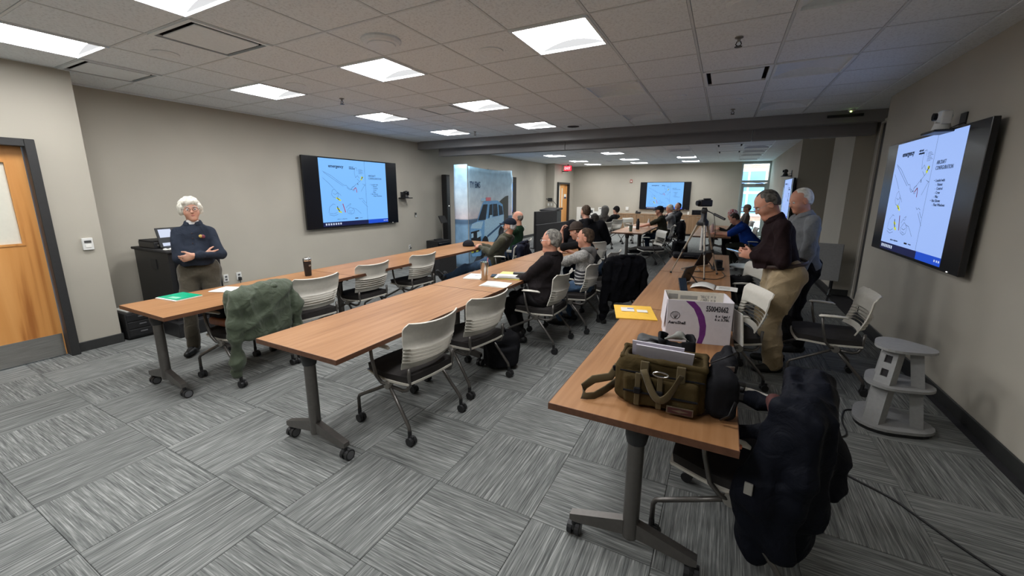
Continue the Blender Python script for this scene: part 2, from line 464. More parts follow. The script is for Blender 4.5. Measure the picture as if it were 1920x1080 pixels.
# ================================================================ the room
XL, XP, XR, YB = -6.62, -5.95, 1.72, 18.4
def wall(name, *boxes, mat='wall_paint'):
    b = MB()
    for x0, x1, y0, y1, z0, z1 in boxes: b.box(((x0+x1)/2, (y0+y1)/2, (z0+z1)/2), (x1-x0, y1-y0, z1-z0))
    return struct(b, name, mat)
T = .12
ZT = 3.0
wall('wall_left', (XL-T, XL, 1.83, 16.0, 0, ZT))
wall('wall_left_near', (XP-T, XP, -3.2, .42, 0, ZT), (XP-T, XP, 1.46, 1.83, 0, ZT), (XP-T, XP, .42, 1.46, 2.17, ZT), (XL-T, XP-T, 1.71, 1.83, 0, ZT))
wall('wall_rear', (XP-T, XR+T, -3.2-T, -3.2, 0, ZT))
wall('wall_right', (XR, XR+T, -3.2, 7.05, 0, ZT))
wall('wall_right_niche', (1.97, 2.09, 7.05, 8.45, 0, ZT), (XR+T, 1.97, 6.93, 7.05, 0, ZT), mat='niche_paint')
wall('wall_right_pier', (XR, 2.05, 8.45, 9.9, 0, ZT), (2.05, 2.17, 8.45, 11.6, 0, ZT))
wall('wall_right_far', (1.42, 2.05, 11.5, YB, 0, ZT))
wall('wall_left_far', (XL-T, -6.25, 16.0, 16.12, 0, ZT), (-6.37, -6.25, 16.12, 16.32, 0, ZT), (-6.37, -6.25, 17.72, YB, 0, ZT), (-6.37, -6.25, 16.32, 17.72, 2.14, ZT))
wall('wall_back', (-6.37, .46, YB, YB+T, 0, ZT), (1.42, 2.05, YB, YB+T, 0, ZT), (.46, 1.42, YB, YB+T, 2.84, ZT))
# black closet strip and pale edge trim in the niche
b = MB(); b.box((1.955, 7.75, 1.36), (.03, .62, 2.62)); struct(b, 'trim_1', 'door_frame')
b = MB(); b.box((1.94, 8.10, 1.36), (.04, .05, 2.62)); b.box((1.94, 7.75, 2.70), (.05, .7, .05)); struct(b, 'trim_2', 'niche_paint')
# baseboards
def base(name, *segs):
    b = MB()
    for x0, x1, y0, y1 in segs: b.box(((x0+x1)/2, (y0+y1)/2, .052), (abs(x1-x0), abs(y1-y0), .104), b=.004)
    struct(b, name, 'baseboard')
base('baseboard_left', (XP, XP+.014, 1.46, 1.844), (XL, XL+.014, 1.844, 16.0))
base('baseboard_right', (XR-.014, XR, -3.2, 7.05), (XR-.014, XR, 8.436, 9.9), (XR, 1.95, 8.436, 8.45), (1.406, 1.42, 11.486, YB))
base('baseboard_back', (-6.25, -4.1, YB-.014, YB), (-.55, .42, YB-.014, YB))
# ---------------------------------------------------------------- floor of carpet tiles
b = MB(); b.box((-2.25, 7.6, -.06), (9.6, 21.9, .1)); floor = struct(b, 'floor', 'dark_void')
TS = .6
def carpet_mesh(quarter):
    b = MB(); g = TS/2-.0012; q = g-.003
    b.add([(-g, -g, -.01), (g, -g, -.01), (g, g, -.01), (-g, g, -.01), (-g, -g, -.0016), (g, -g, -.0016), (g, g, -.0016), (-g, g, -.0016), (-q, -q, 0), (q, -q, 0), (q, q, 0), (-q, q, 0)],
          [(8, 9, 10, 11), (4, 5, 9, 8), (5, 6, 10, 9), (6, 7, 11, 10), (7, 4, 8, 11), (0, 1, 5, 4), (1, 2, 6, 5), (2, 3, 7, 6), (3, 0, 4, 7)])
    b.uv = [((v[0], v[1]) if quarter else (v[1], v[0])) for v in b.v]
    return b
def in_view(x, y, z=0, mx=260):
    p = Vector((x, y, z-H)); c = p.dot(fw)
    if c < .25: return False
    u, v = 948.9+759.1*p.dot(Rv)/c, 518.3-759.1*p.dot(Uv)/c
    return -mx < u < 1920+mx and -mx < v < 1080+mx
TX, TY = -.74, 1.68
cells = [(i, j) for j in range(-8, 29) for i in range(-11, 5)]
near = []
for i, j in cells:
    x, y = TX+TS*(i+.5), TY+TS*(j+.5)
    if x < XL-.2 or x > XR+.2 or y > YB+.2 or (x < XP-.25 and y < 1.6): continue
    near.append((math.hypot(x, y) if in_view(x, y) else 100+y, x, y, (i+j) % 2))
near.sort()
protos = {}
for d, x, y, q in near[:298]:
    if q not in protos: o = carpet_mesh(q == 0).build('carpet_tile', 'carpet', floor); protos[q] = o
    else: o = bpy.data.objects.new('carpet_tile', protos[q].data); COL.objects.link(o); o.parent = floor
    o.location = (x, y, 0)
b = MB(); b.uv = []
g = TS/2-.0012
for d, x, y, q in near[298:]:
    b.add([(x-g, y-g, 0), (x+g, y-g, 0), (x+g, y+g, 0), (x-g, y+g, 0)], [(0, 1, 2, 3)])
    for p in b.v[-4:]: b.uv.append((p[0], p[1]) if q == 0 else (p[1], p[0]))
b.build('carpet_field', 'carpet', floor, kind='stuff')
# ---------------------------------------------------------------- ceiling: slab, grid, tiles, fixtures
b = MB(); b.box((-2.25, 7.6, 3.06), (9.6, 22.1, .1)); ceiling = struct(b, 'ceiling', 'dark_void')
GX, GS = -1.57, .622
GY = 2.97
def gx(k): return GX+GS*k
lit = {}; off = {}; vent = {}
# near half: cells (k in x, j in y), back half flagged True
for k, j in ((-6, -3), (-3, -3), (-6, 0), (-3, 0), (0, 0), (-6, 3), (-3, 3), (-6, 6), (-3, 6), (-6, -6), (-3, -6), (0, -3), (0, -6)): lit[(k, j, 0)] = 1  # unseen row behind the camera; its third light added to fill the right wall
for k, j in ((0, 3), (0, 6), (3, 0), (3, 3), (3, 6), (3, -3)): off[(k, j, 0)] = 1
for k, j in ((-4, -2), (-7, -2), (-4, 3), (2, 3)): vent[(k, j, 0)] = 1
BY = 10.88-GS/2
for k, j in ((-3, 0), (-3, 3), (-3, 7), (-3, 10), (-6, 0), (-6, 3), (-6, 7), (-6, 10), (0, 7), (0, 10)): lit[(k, j, 1)] = 1
for k, j in ((0, 0), (0, 3), (3, 0), (3, 3), (3, 5), (3, 7), (3, 10)): off[(k, j, 1)] = 1
for k, j in ((-4, 2), (-4, 8), (2, 2), (2, 5)): vent[(k, j, 1)] = 1
def tile_mesh(w, d):
    b = MB(); hx, hy = w/2, d/2; z = .004
    q = .008
    b.add([(-hx, -hy, .018), (hx, -hy, .018), (hx, hy, .018), (-hx, hy, .018), (-hx+.006, -hy+.006, z), (hx-.006, -hy+.006, z), (hx-.006, hy-.006, z), (-hx+.006, hy-.006, z)],
          [(7, 6, 5, 4), (1, 0, 4, 5), (2, 1, 5, 6), (3, 2, 6, 7), (0, 3, 7, 4)])
    return b
tiles = []
ys = {0: [(j, GY+GS*j) for j in range(-10, 8)], 1: [(j, BY+GS*j) for j in range(-4, 13)]}
for half in (0, 1):
    for j, y in ys[half]:
        for k in range(-8, 5):
            x0, x1, y0, y1 = gx(k), gx(k+1), y, y+GS
            if half and y0 < 8.42: y0 = 8.42
            y1 = min(y1, YB)
            if y1-y0 < .05 or x1 < XL: continue
            if (k, j, half) in lit or (k, j, half) in off or (k, j, half) in vent: continue
            tiles.append((math.hypot((x0+x1)/2, (y0+y1)/2) if in_view((x0+x1)/2, (y0+y1)/2, CEIL, 60) else 99+abs(y0), x0, x1, y0, y1))
tiles.sort(); tm = {}; rest = MB()
for n, (d, x0, x1, y0, y1) in enumerate(tiles):
    w, dd = x1-x0-.014, y1-y0-.014
    if n < 290:
        key = (round(w, 3), round(dd, 3))
        if key not in tm: o = tile_mesh(w, dd).build('ceiling_tile', 'ceiling_tile', ceiling); tm[key] = o.data
        else: o = bpy.data.objects.new('ceiling_tile', tm[key]); COL.objects.link(o); o.parent = ceiling
        o.location = ((x0+x1)/2, (y0+y1)/2, CEIL)
    else:
        t = tile_mesh(w, dd); rest.add([(p[0]+(x0+x1)/2, p[1]+(y0+y1)/2, p[2]+CEIL) for p in t.v], t.f)
rest.build('ceiling_tile_field', 'ceiling_tile', ceiling, kind='stuff')
b = MB()
for k in range(-8, 6):
    for y0, y1 in ((-3.2, 7.95), (8.42, YB)): b.box((gx(k), (y0+y1)/2, CEIL+.012), (.017, y1-y0, .02))
for half in (0, 1):
    for j, y in ys[half]:
        if half == 1 and y < 8.42: continue
        b.box((-2.5, y, CEIL+.012), (8.1, .017, .0196))
b.build('ceiling_grid', 'grid_white', ceiling)
b = MB(); b.box((1.85, 2.4, CEIL+.01), (.62, 11.3, .03)); b.box((1.86, 13.4, CEIL+.01), (.64, 10, .03)); b.box((-6.66, 7.6, CEIL+.01), (.22, 21.6, .03)); b.build('ceiling_border', 'ceiling_tile', ceiling)
# operable-wall header across the room
b = MB(); b.box((-2.35, 8.02, 2.80), (8.6, .14, .2), b=.004); header = struct(b, 'trim_3', 'header_paint')
b = MB(); b.box((-2.35, 8.15, 2.80), (8.6, .13, .14)); b.build('track_slot', 'dark_void', header)
b = MB()
for x0, x1 in ((-6.2, -3.0), (-2.99, .3), (.31, 1.9)): b.box(((x0+x1)/2, 8.31, 2.72), (x1-x0, .2, .34), b=.004)
b.build('track_beam', 'header_paint', header)
b = MB(); b.box((1.45, 7.93, 2.80), (.42, .03, .035)); b.build('track_vent', 'dark_void', header)
# troffer lights
S_ = GS-.012
def troffer(name, lamp):
    fr = MB(); h_ = S_/2
    for sx, sy, w, d in ((0, -1, S_, .022), (0, 1, S_, .022), (-1, 0, .022, S_), (1, 0, .022, S_)):
        fr.box((sx*(h_-.011), sy*(h_-.011), .004), (w, d, .022))
    va = MB(); q = h_-.022
    va.grid(lambda u, v: (-q+2*q*u, q-2*q*v, .012+.062*(1-(2*u-1)**2)), 12, 2)
    ens = []
    for sy in (-1, 1):
        en = MB(); ens.append(en)
        pts = [(-q+2*q*i/12, sy*q, .012+.062*(1-(2*i/12-1)**2)) for i in range(13)]
        en.add(pts, [tuple(range(13))[::sy]])
    return fr, va, ens
def lamp_mat(name, s, base=.85): 
    t = NT(name); t.set((base, base, base, 1), .6, 0, .0 if base < .1 else .5); t.b.inputs['Emission Color'].default_value = (.985, .99, 1, 1); t.b.inputs['Emission Strength'].default_value = s
    MATS[name] = t.m
lamp_mat('lamp_lit', LAMP_ON); lamp_mat('lamp_end', LAMP_ON*.025, .004); lamp_mat('lamp_lit_far', LAMP_BACK); lamp_mat('lamp_end_far', LAMP_BACK*.022, .004)  # end plates: near-black base plus own glow replaces the lamp light they reflect
NAMES = {}
def where(k, half, y):
    col = {-6: 'nearest the left wall', -3: 'second from the left wall', 0: 'third from the left wall', 3: 'nearest the right wall'}[k]
    return col
ROWN = {0: {-6: 'behind the camera row', -3: 'first row from the door', 0: 'second row from the door', 3: 'third row from the door', 6: 'last row before the header beam'},
        1: {0: 'first row beyond the header beam', 3: 'second row beyond the header beam', 5: 'middle row of the far room', 7: 'third row beyond the header beam', 10: 'row nearest the back wall'}}
pr = {}
for st, dct in (('lit', lit), ('unlit', off)):
    for (k, j, half) in dct:
        x, y = gx(k)+GS/2, (GY if half == 0 else BY)+GS*j+GS/2
        lab = '%s ceiling light %s, %s' % ('lit' if st == 'lit' else 'unlit', where(k, half, y), ROWN[half][j])
        grp = 'lit ceiling lights' if st == 'lit' else 'unlit ceiling lights'
        key = (st, half)
        if key not in pr:
            o = thing('ceiling_light', lab, 'ceiling light', (x, y, CEIL), 0, grp)
            fr, va, en = troffer('x', st)
            fr.build('frame', 'lamp_white', o)
            va.build('diffuser', ('lamp_lit_far' if half else 'lamp_lit') if st == 'lit' else 'lamp_white', o, smooth=True)
            for e_ in en: e_.build('end_plate', ('lamp_end_far' if half else 'lamp_end') if st == 'lit' else 'lamp_white', o)
            pr[key] = o
        else: dup(pr[key], (x, y, CEIL), 0, lab, grp)
# plaque air diffusers
pv = None
VL = ['square ceiling air diffuser over the woman in the navy shirt', 'square ceiling air diffuser beside the left wall corner', 'square ceiling air diffuser touching a lit light panel in mid room', 'square ceiling air diffuser in the unlit right part of the near room',
      'square ceiling air diffuser just beyond the header beam', 'square ceiling air diffuser deep in the far room by the back wall', 'square ceiling air diffuser right of the unlit lights beyond the header', 'square ceiling air diffuser above the far glass door']
for (k, j, half), lab in zip(vent, VL):
    x, y = gx(k)+GS/2, (GY if half == 0 else BY)+GS*j+GS/2
    if pv is None:
        pv = thing('air_diffuser', lab, 'air vent', (x, y, CEIL), 0, 'ceiling air diffusers')
        h_ = S_/2; b = MB()
        for sx, sy, w, d in ((0, -1, S_, .03), (0, 1, S_, .03), (-1, 0, .03, S_), (1, 0, .03, S_)): b.box((sx*(h_-.015), sy*(h_-.015), .004), (w, d, .02))
        b.build('frame', 'lamp_white', pv)
        b = MB(); b.box((0, 0, .075), (S_-.05, S_-.05, .01)); 
        for sx, sy in ((0, -1), (0, 1), (-1, 0), (1, 0)): b.box((sx*(h_-.026), sy*(h_-.026), .04), (.004 if sx else S_-.06, .004 if sy else S_-.06, .07))
        b.build('throat', 'dark_void', pv)
        b = MB(); b.box((0, 0, .0), (S_-.14, S_-.14, .012), b=.004); b.build('plaque', 'lamp_white', pv)
    else: dup(pv, (x, y, CEIL), 0, lab, 'ceiling air diffusers')
# round devices
def round_dev(name, cat, lab, x, y, r, t, mat, grp=None, dark=False):
    o = thing(name, lab, cat, (x, y, CEIL), 0, grp)
    b = MB(); b.lathe([(r, .003), (r, -t*.4), (r*.9, -t), (r*.5, -t*1.25), (.001, -t*1.35)] if not dark else [(r, .003), (r, -t), (r*.8, -t)], n=28); b.build('rim', mat, o, auto=40)
    b = MB(); b.lathe([(r*.72, -t*1.0), (r*.7, -t*1.4), (.001, -t*1.6)], n=24); b.build('grille', 'lamp_white' if not dark else 'dark_void', o, auto=40)
round_dev('speaker_dome', 'access point', 'large pale round dome on ceiling tile between two lit lights', -2.55, 2.67, .155, .028, 'lamp_white')
SPK = [(-4.47, 2.02, 'round ceiling speaker grille near the first lit light on the left'), (-1.9, 3.3, 'round ceiling speaker grille left of the brightest lit light'), (-4.42, 3.24, 'round ceiling speaker grille right of a lit light by the left wall'), (-.65, 5.83, 'round ceiling speaker grille by the unlit lights'),
       (-4.45, 5.89, 'round ceiling speaker grille left of the middle diffuser'), (-.01, 3.27, 'round ceiling speaker grille at the top edge of view'), (-4.43, 6.46, 'round ceiling speaker grille near the header at left'), (-.02, 6.4, 'round ceiling speaker grille before the header at right')]
for x, y, l in SPK: round_dev('ceiling_speaker', 'speaker', l, x, y, .105, .008, 'lamp_white', 'ceiling speakers')
round_dev('ceiling_speaker_ring', 'ceiling ring', 'dark open ring in ceiling just before the header beam', -2.545, 7.38, .15, .012, 'lamp_white', dark=True)
sp = None
for x, y, l in ((-.021, 3.93, 'brass sprinkler head hanging in the right part of the ceiling'), (-4.5, 3.94, 'small sprinkler head above the wall television'), (-4.5, 7.16, 'small sprinkler head close to the header at left'), (-.02, 7.05, 'small sprinkler head beside the unlit light near the header')):
    if sp is None:
        sp = thing('sprinkler', l, 'sprinkler', (x, y, CEIL), 0, 'sprinkler heads')
        b = MB(); b.lathe([(.03, .002), (.03, -.006), (.012, -.012), (.012, -.03)], n=14); b.build('body', 'steel_light', sp)
        b = MB(); b.tube([(-.012, 0, -.03), (-.02, 0, -.05), (-.004, 0, -.065)], .004, 6); b.tube([(.012, 0, -.03), (.02, 0, -.05), (.004, 0, -.065)], .004, 6); b.lathe([(.028, -.066), (.028, -.069), (.01, -.07)], n=12); b.build('deflector', 'black_plastic', sp)
    else: dup(sp, (x, y, CEIL), 0, l, 'sprinkler heads')
o = thing('occupancy_sensor', 'small white sensor with green light by the header end', 'sensor', (1.5, 7.86, CEIL-.002))
b = MB(); b.lathe([(.04, .002), (.04, -.02), (.02, -.035)], n=16); b.build('housing', 'white_plastic', o)
b = MB(); b.sphere((-.01, -.03, -.028), .012, 8, 6); b.build('indicator_light', emit('led_green', (.6, 1, .2, 1), 6), o)
# ---------------------------------------------------------------- doors
d1 = MB(); F = .07
d1.box((XP+.005, .42+F/2, 1.085), (.16, F, 2.17), b=.004); d1.box((XP+.005, 1.46-F/2, 1.085), (.16, F, 2.17), b=.004); d1.box((XP+.005, .94, 2.17-F/2), (.16, 1.04-2*F, F), b=.004)
door1 = struct(d1, 'door_1', 'door_frame')
Y0, Y1 = .495, 1.385
def leaf(name, mat, x, y0, y1, z0, z1, w0, w1, v0, v1, parent, t=.045):
    b = MB()
    for a0, a1, c0, c1 in ((y0, y1, z0, v0), (y0, y1, v1, z1), (y0, w0, v0, v1), (w1, y1, v0, v1)): b.box((x, (a0+a1)/2, (c0+c1)/2), (t, a1-a0, c1-c0))
    return b.build(name, mat, parent)
leaf('door_leaf', 'door_veneer', XP-.045, Y0, Y1, .01, 2.1, .62, 1.255, 1.19, 1.95, door1)
b = MB(); b.box((XP-.03, .94, .125), (.02, Y1-Y0-.02, .23)); b.build('kick_plate', 'brushed_steel', door1)
b = MB()
for a0, a1, c0, c1 in ((.60, 1.275, 1.17, 1.19), (.60, 1.275, 1.95, 1.97), (.60, .62, 1.19, 1.95), (1.255, 1.275, 1.19, 1.95)): b.box((XP-.03, (a0+a1)/2, (c0+c1)/2), (.03, a1-a0, c1-c0))
b.build('glazing_bead', 'door_veneer', door1)
plain('frosted_pane', (.72, .70, .60, 1), .5, 0, .02)
b = MB(); b.box((XP-.045, .94, 1.57), (.012, .64, .77)); b.build('glass_pane', 'frosted_pane', door1)
# far door on the left, with exit sign
d2 = MB(); x = -6.25
d2.box((x+.0, 16.32+.035, 1.07), (.15, .07, 2.14)); d2.box((x, 17.72-.035, 1.07), (.15, .07, 2.14)); d2.box((x, 17.02, 2.105), (.15, 1.26, .07)); door2 = struct(d2, 'door_2', 'door_frame')
leaf('door_leaf', 'door_veneer', x-.05, 16.75, 17.65, .01, 2.07, 16.95, 17.12, 1.1, 1.9, door2)
b = MB(); b.box((x-.05, 17.035, 1.5), (.012, .17, .8)); b.build('glass_pane', 'frosted_pane', door2)
b = MB(); b.box((x-.05, 16.57, 1.04), (.04, .36, 2.07)); b.build('sidelight', 'frosted_pane', door2)
b = MB(); b.tube([(x-.02, 16.82, 1.0), (x+.04, 16.82, 1.0), (x+.04, 16.93, 1.0)], .012, 6); b.build('door_handle', 'black_plastic', door2)
b = MB(); b.box((x-.02, 17.38, 1.55), (.006, .3, .2)); b.build('notice', 'paper', door2)
b = MB(); b.box((x-.016, 17.38, 1.49), (.006, .28, .07)); b.build('notice_band', plain('notice_navy', (.03, .035, .09, 1)), door2)
# far glass door and transom on the back wall
plain('alu_frame', (.40, .45, .43, 1), .4, .3, .05)
dw = MB()
X0, X1 = .46, 1.42
for xx in (X0+.03, X1-.03): dw.box((xx, YB+.02, 1.42), (.06, .14, 2.84), b=.004)
for zz, hh in ((2.81, .06), (2.13, .09), (.02, .04)): dw.box(((X0+X1)/2, YB+.02, zz), (X1-X0-.12, .14, hh), b=.004)
door3 = struct(dw, 'door_3', 'alu_frame')
b = MB(); b.box((.56, YB+.02, 1.06), (.09, .05, 2.02)); b.box((1.32, YB+.02, 1.06), (.09, .05, 2.02)); b.box((.94, YB+.02, .14), (.68, .05, .2)); b.box((.94, YB+.02, 1.98), (.68, .05, .13)); b.build('door_leaf', 'alu_frame', door3)
b = MB(); b.box((.94, YB+.02, 1.08), (.68, .012, 1.7)); b.build('door_pane', 'glass', door3)
b = MB(); b.box((.94, YB+.02, 2.48), (.84, .012, .6)); b.build('transom_pane', 'glass', door3)
b = MB(); b.box((.94, YB-.04, 1.0), (.68, .03, .05), b=.008); b.build('push_bar', 'alu_frame', door3)
b = MB(); b.box((1.1, YB-.07, 2.02), (.26, .05, .06), b=.006); b.tube([(1.2, YB-.07, 2.06), (1.0, YB-.16, 2.08), (.8, YB-.06, 2.1)], .01, 6); b.build('door_closer', 'steel_light', door3)
# ---------------------------------------------------------------- outside the glass: brick building
def brick():
    t = NT('brick'); t.set((.4, .15, .1, 1), .9)
    tc = t.n('ShaderNodeTexCoord'); mp = t.n('ShaderNodeMapping'); mp.inputs['Rotation'].default_value = (PI/2, 0, 0); t.l(tc.outputs['Object'], mp.inputs[0])
    br = t.n('ShaderNodeTexBrick'); br.inputs['Color1'].default_value = (.42, .16, .11, 1); br.inputs['Color2'].default_value = (.52, .23, .16, 1); br.inputs['Mortar'].default_value = (.5, .42, .36, 1); br.inputs['Scale'].default_value = 5
    t.l(mp.outputs[0], br.inputs[0]); t.l(br.outputs[0], t.b.inputs['Base Color']); MATS['brick'] = t.m
brick()
bl = thing('brick_building', 'red brick building with pale window frames seen through the glass door', 'building', (1.5, 30, 0))
b = MB(); b.box((0, .2, 2.3), (14, .4, 4.6)); b.build('wall', 'brick', bl)
b = MB(); b.box((0, -.06, 4.0), (14, .12, .55)); b.build('fascia', plain('fascia_green', (.45, .58, .55, 1), .6), bl)
for x in (-2.6, -.3, 2.0):
    f = MB(); f.box((x, -.05, 1.75), (1.9, .1, 2.9)); fo = f.build('window', plain('stone_trim', (.62, .64, .62, 1), .7), bl)
    f = MB()
    for dx in (-.46, .46):
        for dz in (-.68, .68): f.box((x+dx, -.11, 1.75+dz), (.8, .03, 1.2))
    f.build('pane', plain('dark_glass', (.16, .27, .5, 1), .1), fo)
b = MB(); b.box((1.5, 25.5, -.12), (26, 13.6, .1)); o = b.build('paving', plain('paving_grey', (.55, .55, .53, 1), .9, 0, .1, 4)); o['kind'] = 'structure'
# ================================================================ training tables
TOP = .737
def make_table(label, loc, rz=0, L=1.83, W=.762, group=None):
    t = thing('training_table', label, 'table', loc, rz, group)
    b = MB(); b.box((0, 0, TOP-.015), (W-.004, L-.004, .029)); 
    b.build('tabletop', 'laminate', t)
    b = MB()
    for sx in (-1, 1): b.box((sx*(W/2-.0015), 0, TOP-.0155), (.003, L-.0005, .031))
    for sy in (-1, 1): b.box((0, sy*(L/2-.0015), TOP-.0155), (W-.006, .003, .031))
    b.build('edge_band', 'edge_band', t)
    b = MB(); b.box((0, 0, TOP-.05), (.05, L-.5, .035)); b.build('beam', 'black_plastic', t)
    for sy in (-1, 1):
        y = sy*(L/2-.1)
        p = MB(); p.lathe([(.034, .115), (.036, .125), (.036, .60), (.034, .64)], (0, y, 0), 18); leg = p.build('leg', 'steel_paint', t, auto=40)
        p = MB(); p.lathe([(.042, .60), (.05, .64), (.05, .68), (.042, .70)], (0, y, 0), 16); p.box((0, y, .703), (.30, .07, .008)); p.box((.06, y-sy*.03, .675), (.14, .03, .035), b=.01)
        p.build('bracket', 'black_plastic', leg, auto=40)
        p = MB(); p.tube([(.03, y-sy*.06, .69), (.09, y-sy*.07, .675), (.14, y-sy*.07, .66)], [.012, .014, .016], 8, flat=.6); p.build('flip_lever', 'black_plastic', leg, smooth=True)
        for sx in (-1, 1):
            f = MB(); w = .021
            pr_ = [(.03, .125), (.03, .20), (.285, .128), (.285, .098), (.255, .092)]
            f.add([(sx*x, y-w, z) for x, z in pr_]+[(sx*x, y+w, z) for x, z in pr_], [(0, 1, 2, 3, 4)[::sx], (9, 8, 7, 6, 5)[::sx]]+[((i, 5+i, 5+(i+1) % 5, (i+1) % 5)[::sx]) for i in range(5)])
            f.build('foot', 'steel_paint', leg)
            cx = sx*.268
            c = MB(); c.cyl((cx, y, .055), (cx, y, .098), .012, n=8); c.box((cx, y+.006, .052), (.022, .05, .03), b=.008)
            for d in (-.019, .019): c.cyl((cx+d-.011, y+.012, .036), (cx+d+.011, y+.012, .036), .036, n=16)
            c.mat(1)
            for d in (-.031, .031): c.cyl((cx+d-.001, y+.012, .036), (cx+d+.001, y+.012, .036), .027, n=14)
            c.build('caster', ['rubber', 'wheel_grey'], leg)
    return t
tb = make_table('wood-topped training table with the green folder, closest to the woman', (-4.08, 1.39+.915, 0), 0, group='left row of tables')
dup(tb, (-4.08, 1.392+.915+1.832, 0), 0, 'middle wood-topped training table of the left row, with glossy glare', 'left row of tables')
dup(tb, (-4.08, 1.394+.915+3.664, 0), 0, 'far wood-topped training table of the left row, holding the black cap', 'left row of tables')
dup(tb, (-2.25, 1.455+.915, 0), 0, 'empty wood-topped training table standing in the middle of the room', 'middle row of tables')
dup(tb, (-2.25, 1.457+.915+1.832, 0), 0, 'wood-topped training table holding the steel tumbler and notes', 'middle row of tables')
dup(tb, (-2.25, 1.459+.915+3.664, 0), 0, 'wood-topped training table in front of the person with head on hand', 'middle row of tables')
dup(tb, (-.243, 1.585+.915, 0), 0, 'wood-topped training table carrying the olive bag and open carton', 'right row of tables')
dup(tb, (-.243, 1.587+.915+1.832, 0), 0, 'wood-topped training table under the camera tripod', 'right row of tables')
dup(tb, (-.243, 1.589+.915+3.664, 0), 0, 'far wood-topped table of the right row with black laptop case', 'right row of tables')
dup(tb, (-2.04, 10.1+.915, 0), 0, 'wood-topped table with the green cup and dark bottle in the far room', 'far room tables')
dup(tb, (-2.04, 10.102+.915+1.832, 0), 0, 'wood-topped table beyond the dark bottle, by the wooden cabinets', 'far room tables')
dup(tb, (-.19, 10.1+.915, 0), 0, 'wood-topped table under the blue-shirted man\'s arms', 'far room tables')
dup(tb, (-.19, 10.102+.915+1.832, 0), 0, 'wood-topped table beyond the blue-shirted man', 'far room tables')
# ================================================================ nesting chairs (face +Y at rz = 0)
def make_chair(label, loc, rz, group):
    t = thing('nesting_chair', label, 'chair', loc, rz, group)
    b = MB()
    def se(u, v):   # rounded seat
        x = 2*u-1; y = 2*v-1
        w = .243*(1-.10*max(0, y)**2); r = math.sqrt(max(0, 1-.16*x*x*y*y))
        return (x*w*r, y*.243*r-.005, .462+.006*(1-x*x)*(1-y*y)-.022*max(0, y-.45)**2*2-.012*(x*x)*(1-abs(y)))
    b.grid(se, 12, 12, .045); b.build('seat', 'seat_fabric', t, auto=50)
    b = MB()
    b.grid(lambda u, v: (lambda p: (p[0]*1.03, p[1]*1.03, p[2]-.046))(se(u, v)), 10, 10, .014); b.box((0, -.02, .385), (.26, .2, .03), b=.01); b.build('seat_pan', 'chair_plastic', t, auto=50)
    # slatted shell: five louvred slats
    SL = [(.13, .16), (.21, .24), (.29, .32), (.37, .40), (.45, .48)]
    def saw(v):
        for (a, b_), nx in zip(SL, [.21, .29, .37, .45, .55]):
            if a < v <= b_+1e-6: return .023*(v-a)/(b_-a)
            if b_ < v < nx: return .023*(1-(v-b_)/(nx-b_))
        return 0
    def sh(u, v):
        x = 2*u-1; z = .50+.33*v; w = .225+.035*min(1, v*1.4)
        cr = 1-.10*(max(0, v-.9)/.1)**2*x*x
        y = -.225-.075*v-.02*math.sin(v*PI)+.055*x*x-.035*max(0, v-.86)/.14
        if abs(x) < .84: y -= saw(v)
        return (x*w*cr, y, z+.018*v*x*x)
    vb = [0, .06, .13, .16, .21, .24, .29, .32, .37, .40, .45, .48, .55, .64, .72, .8, .87, .93, 1]
    b = MB(); slot = {2, 4, 6, 8, 10}
    nv = len(vb)-1
    b.grid(lambda u, v: sh(u, vb[int(round(v*nv))]), 12, nv, .010, holes=lambda i, j: j in slot and 1 <= i <= 10)
    b.build('backrest', 'chair_plastic', t, auto=50)
    for s in (-1, 1):
        b = MB(); b.tube([(s*.215, -.235, .52), (s*.215, -.232, .46), (s*.21, -.23, .40), (s*.215, -.21, .36), (s*.22, -.17, .345), (s*.235, -.06, .36)], .0125, 8); b.build('back_support', 'steel_paint', t, smooth=True)
    for s in (-1, 1):
        b = MB(); b.tube([(s*.24, -.05, .37), (s*.25, -.16, .245), (s*.262, -.262, .125), (s*.264, -.268, .085)], .0125, 8); lr = b.build('leg', 'steel_paint', t, smooth=True)
        caster(s*.264, -.268, lr)
        b = MB(); b.tube([(s*.24, -.05, .37), (s*.25, .08, .30), (s*.262, .225, .225), (s*.264, .255, .21), (s*.266, .268, .185), (s*.266, .268, .085)], .0125, 8); lf = b.build('leg', 'steel_paint', t, smooth=True)
        caster(s*.266, .268, lf)
        b = MB(); b.tube([(s*.245, -.05, .37), (s*.268, -.01, .385), (s*.278, .03, .43), (s*.283, .06, .55), (s*.28, .075, .645)], .0125, 8, flat=.8); ap = b.build('arm_post', 'steel_paint', t, smooth=True)
        b = MB(); b.tube([(s*.278, .10, .652), (s*.278, .085, .657), (s*.272, .0, .660), (s*.265, -.08, .657), (s*.262, -.10, .648)], [.014, .024, .026, .022, .012], 10, flat=.42, upv=(1, 0, 0)); b.build('armrest', 'chair_plastic', ap, smooth=True)
    b = MB(); b.cyl((-.235, -.05, .37), (.235, -.05, .37), .014, n=10); b.cyl((-.262, -.05, .37), (-.228, -.05, .37), .03, n=14); b.cyl((.228, -.05, .37), (.262, -.05, .37), .03, n=14); b.build('hub_axle', 'steel_light', t, auto=40)
    return t
def caster(x, y, par):
    c = MB(); c.cyl((x, y, .05), (x, y, .1), .014, n=8); c.box((x, y-.012, .052), (.018, .05, .04), b=.008)
    for d in (-.015, .015): c.cyl((x+d-.011, y-.012, .03), (x+d+.011, y-.012, .03), .03, n=14)
    c.build('caster', 'rubber', par)
L90 = PI/2    # facing -X
ch = make_chair('grey-white slatted chair at the empty middle table, closest to its front end', (-1.967, 2.166, 0), L90-.11, 'chairs at the middle tables')
def chair(x, y, rz, lab, grp): return dup(ch, (x, y, 0), rz, lab, grp)
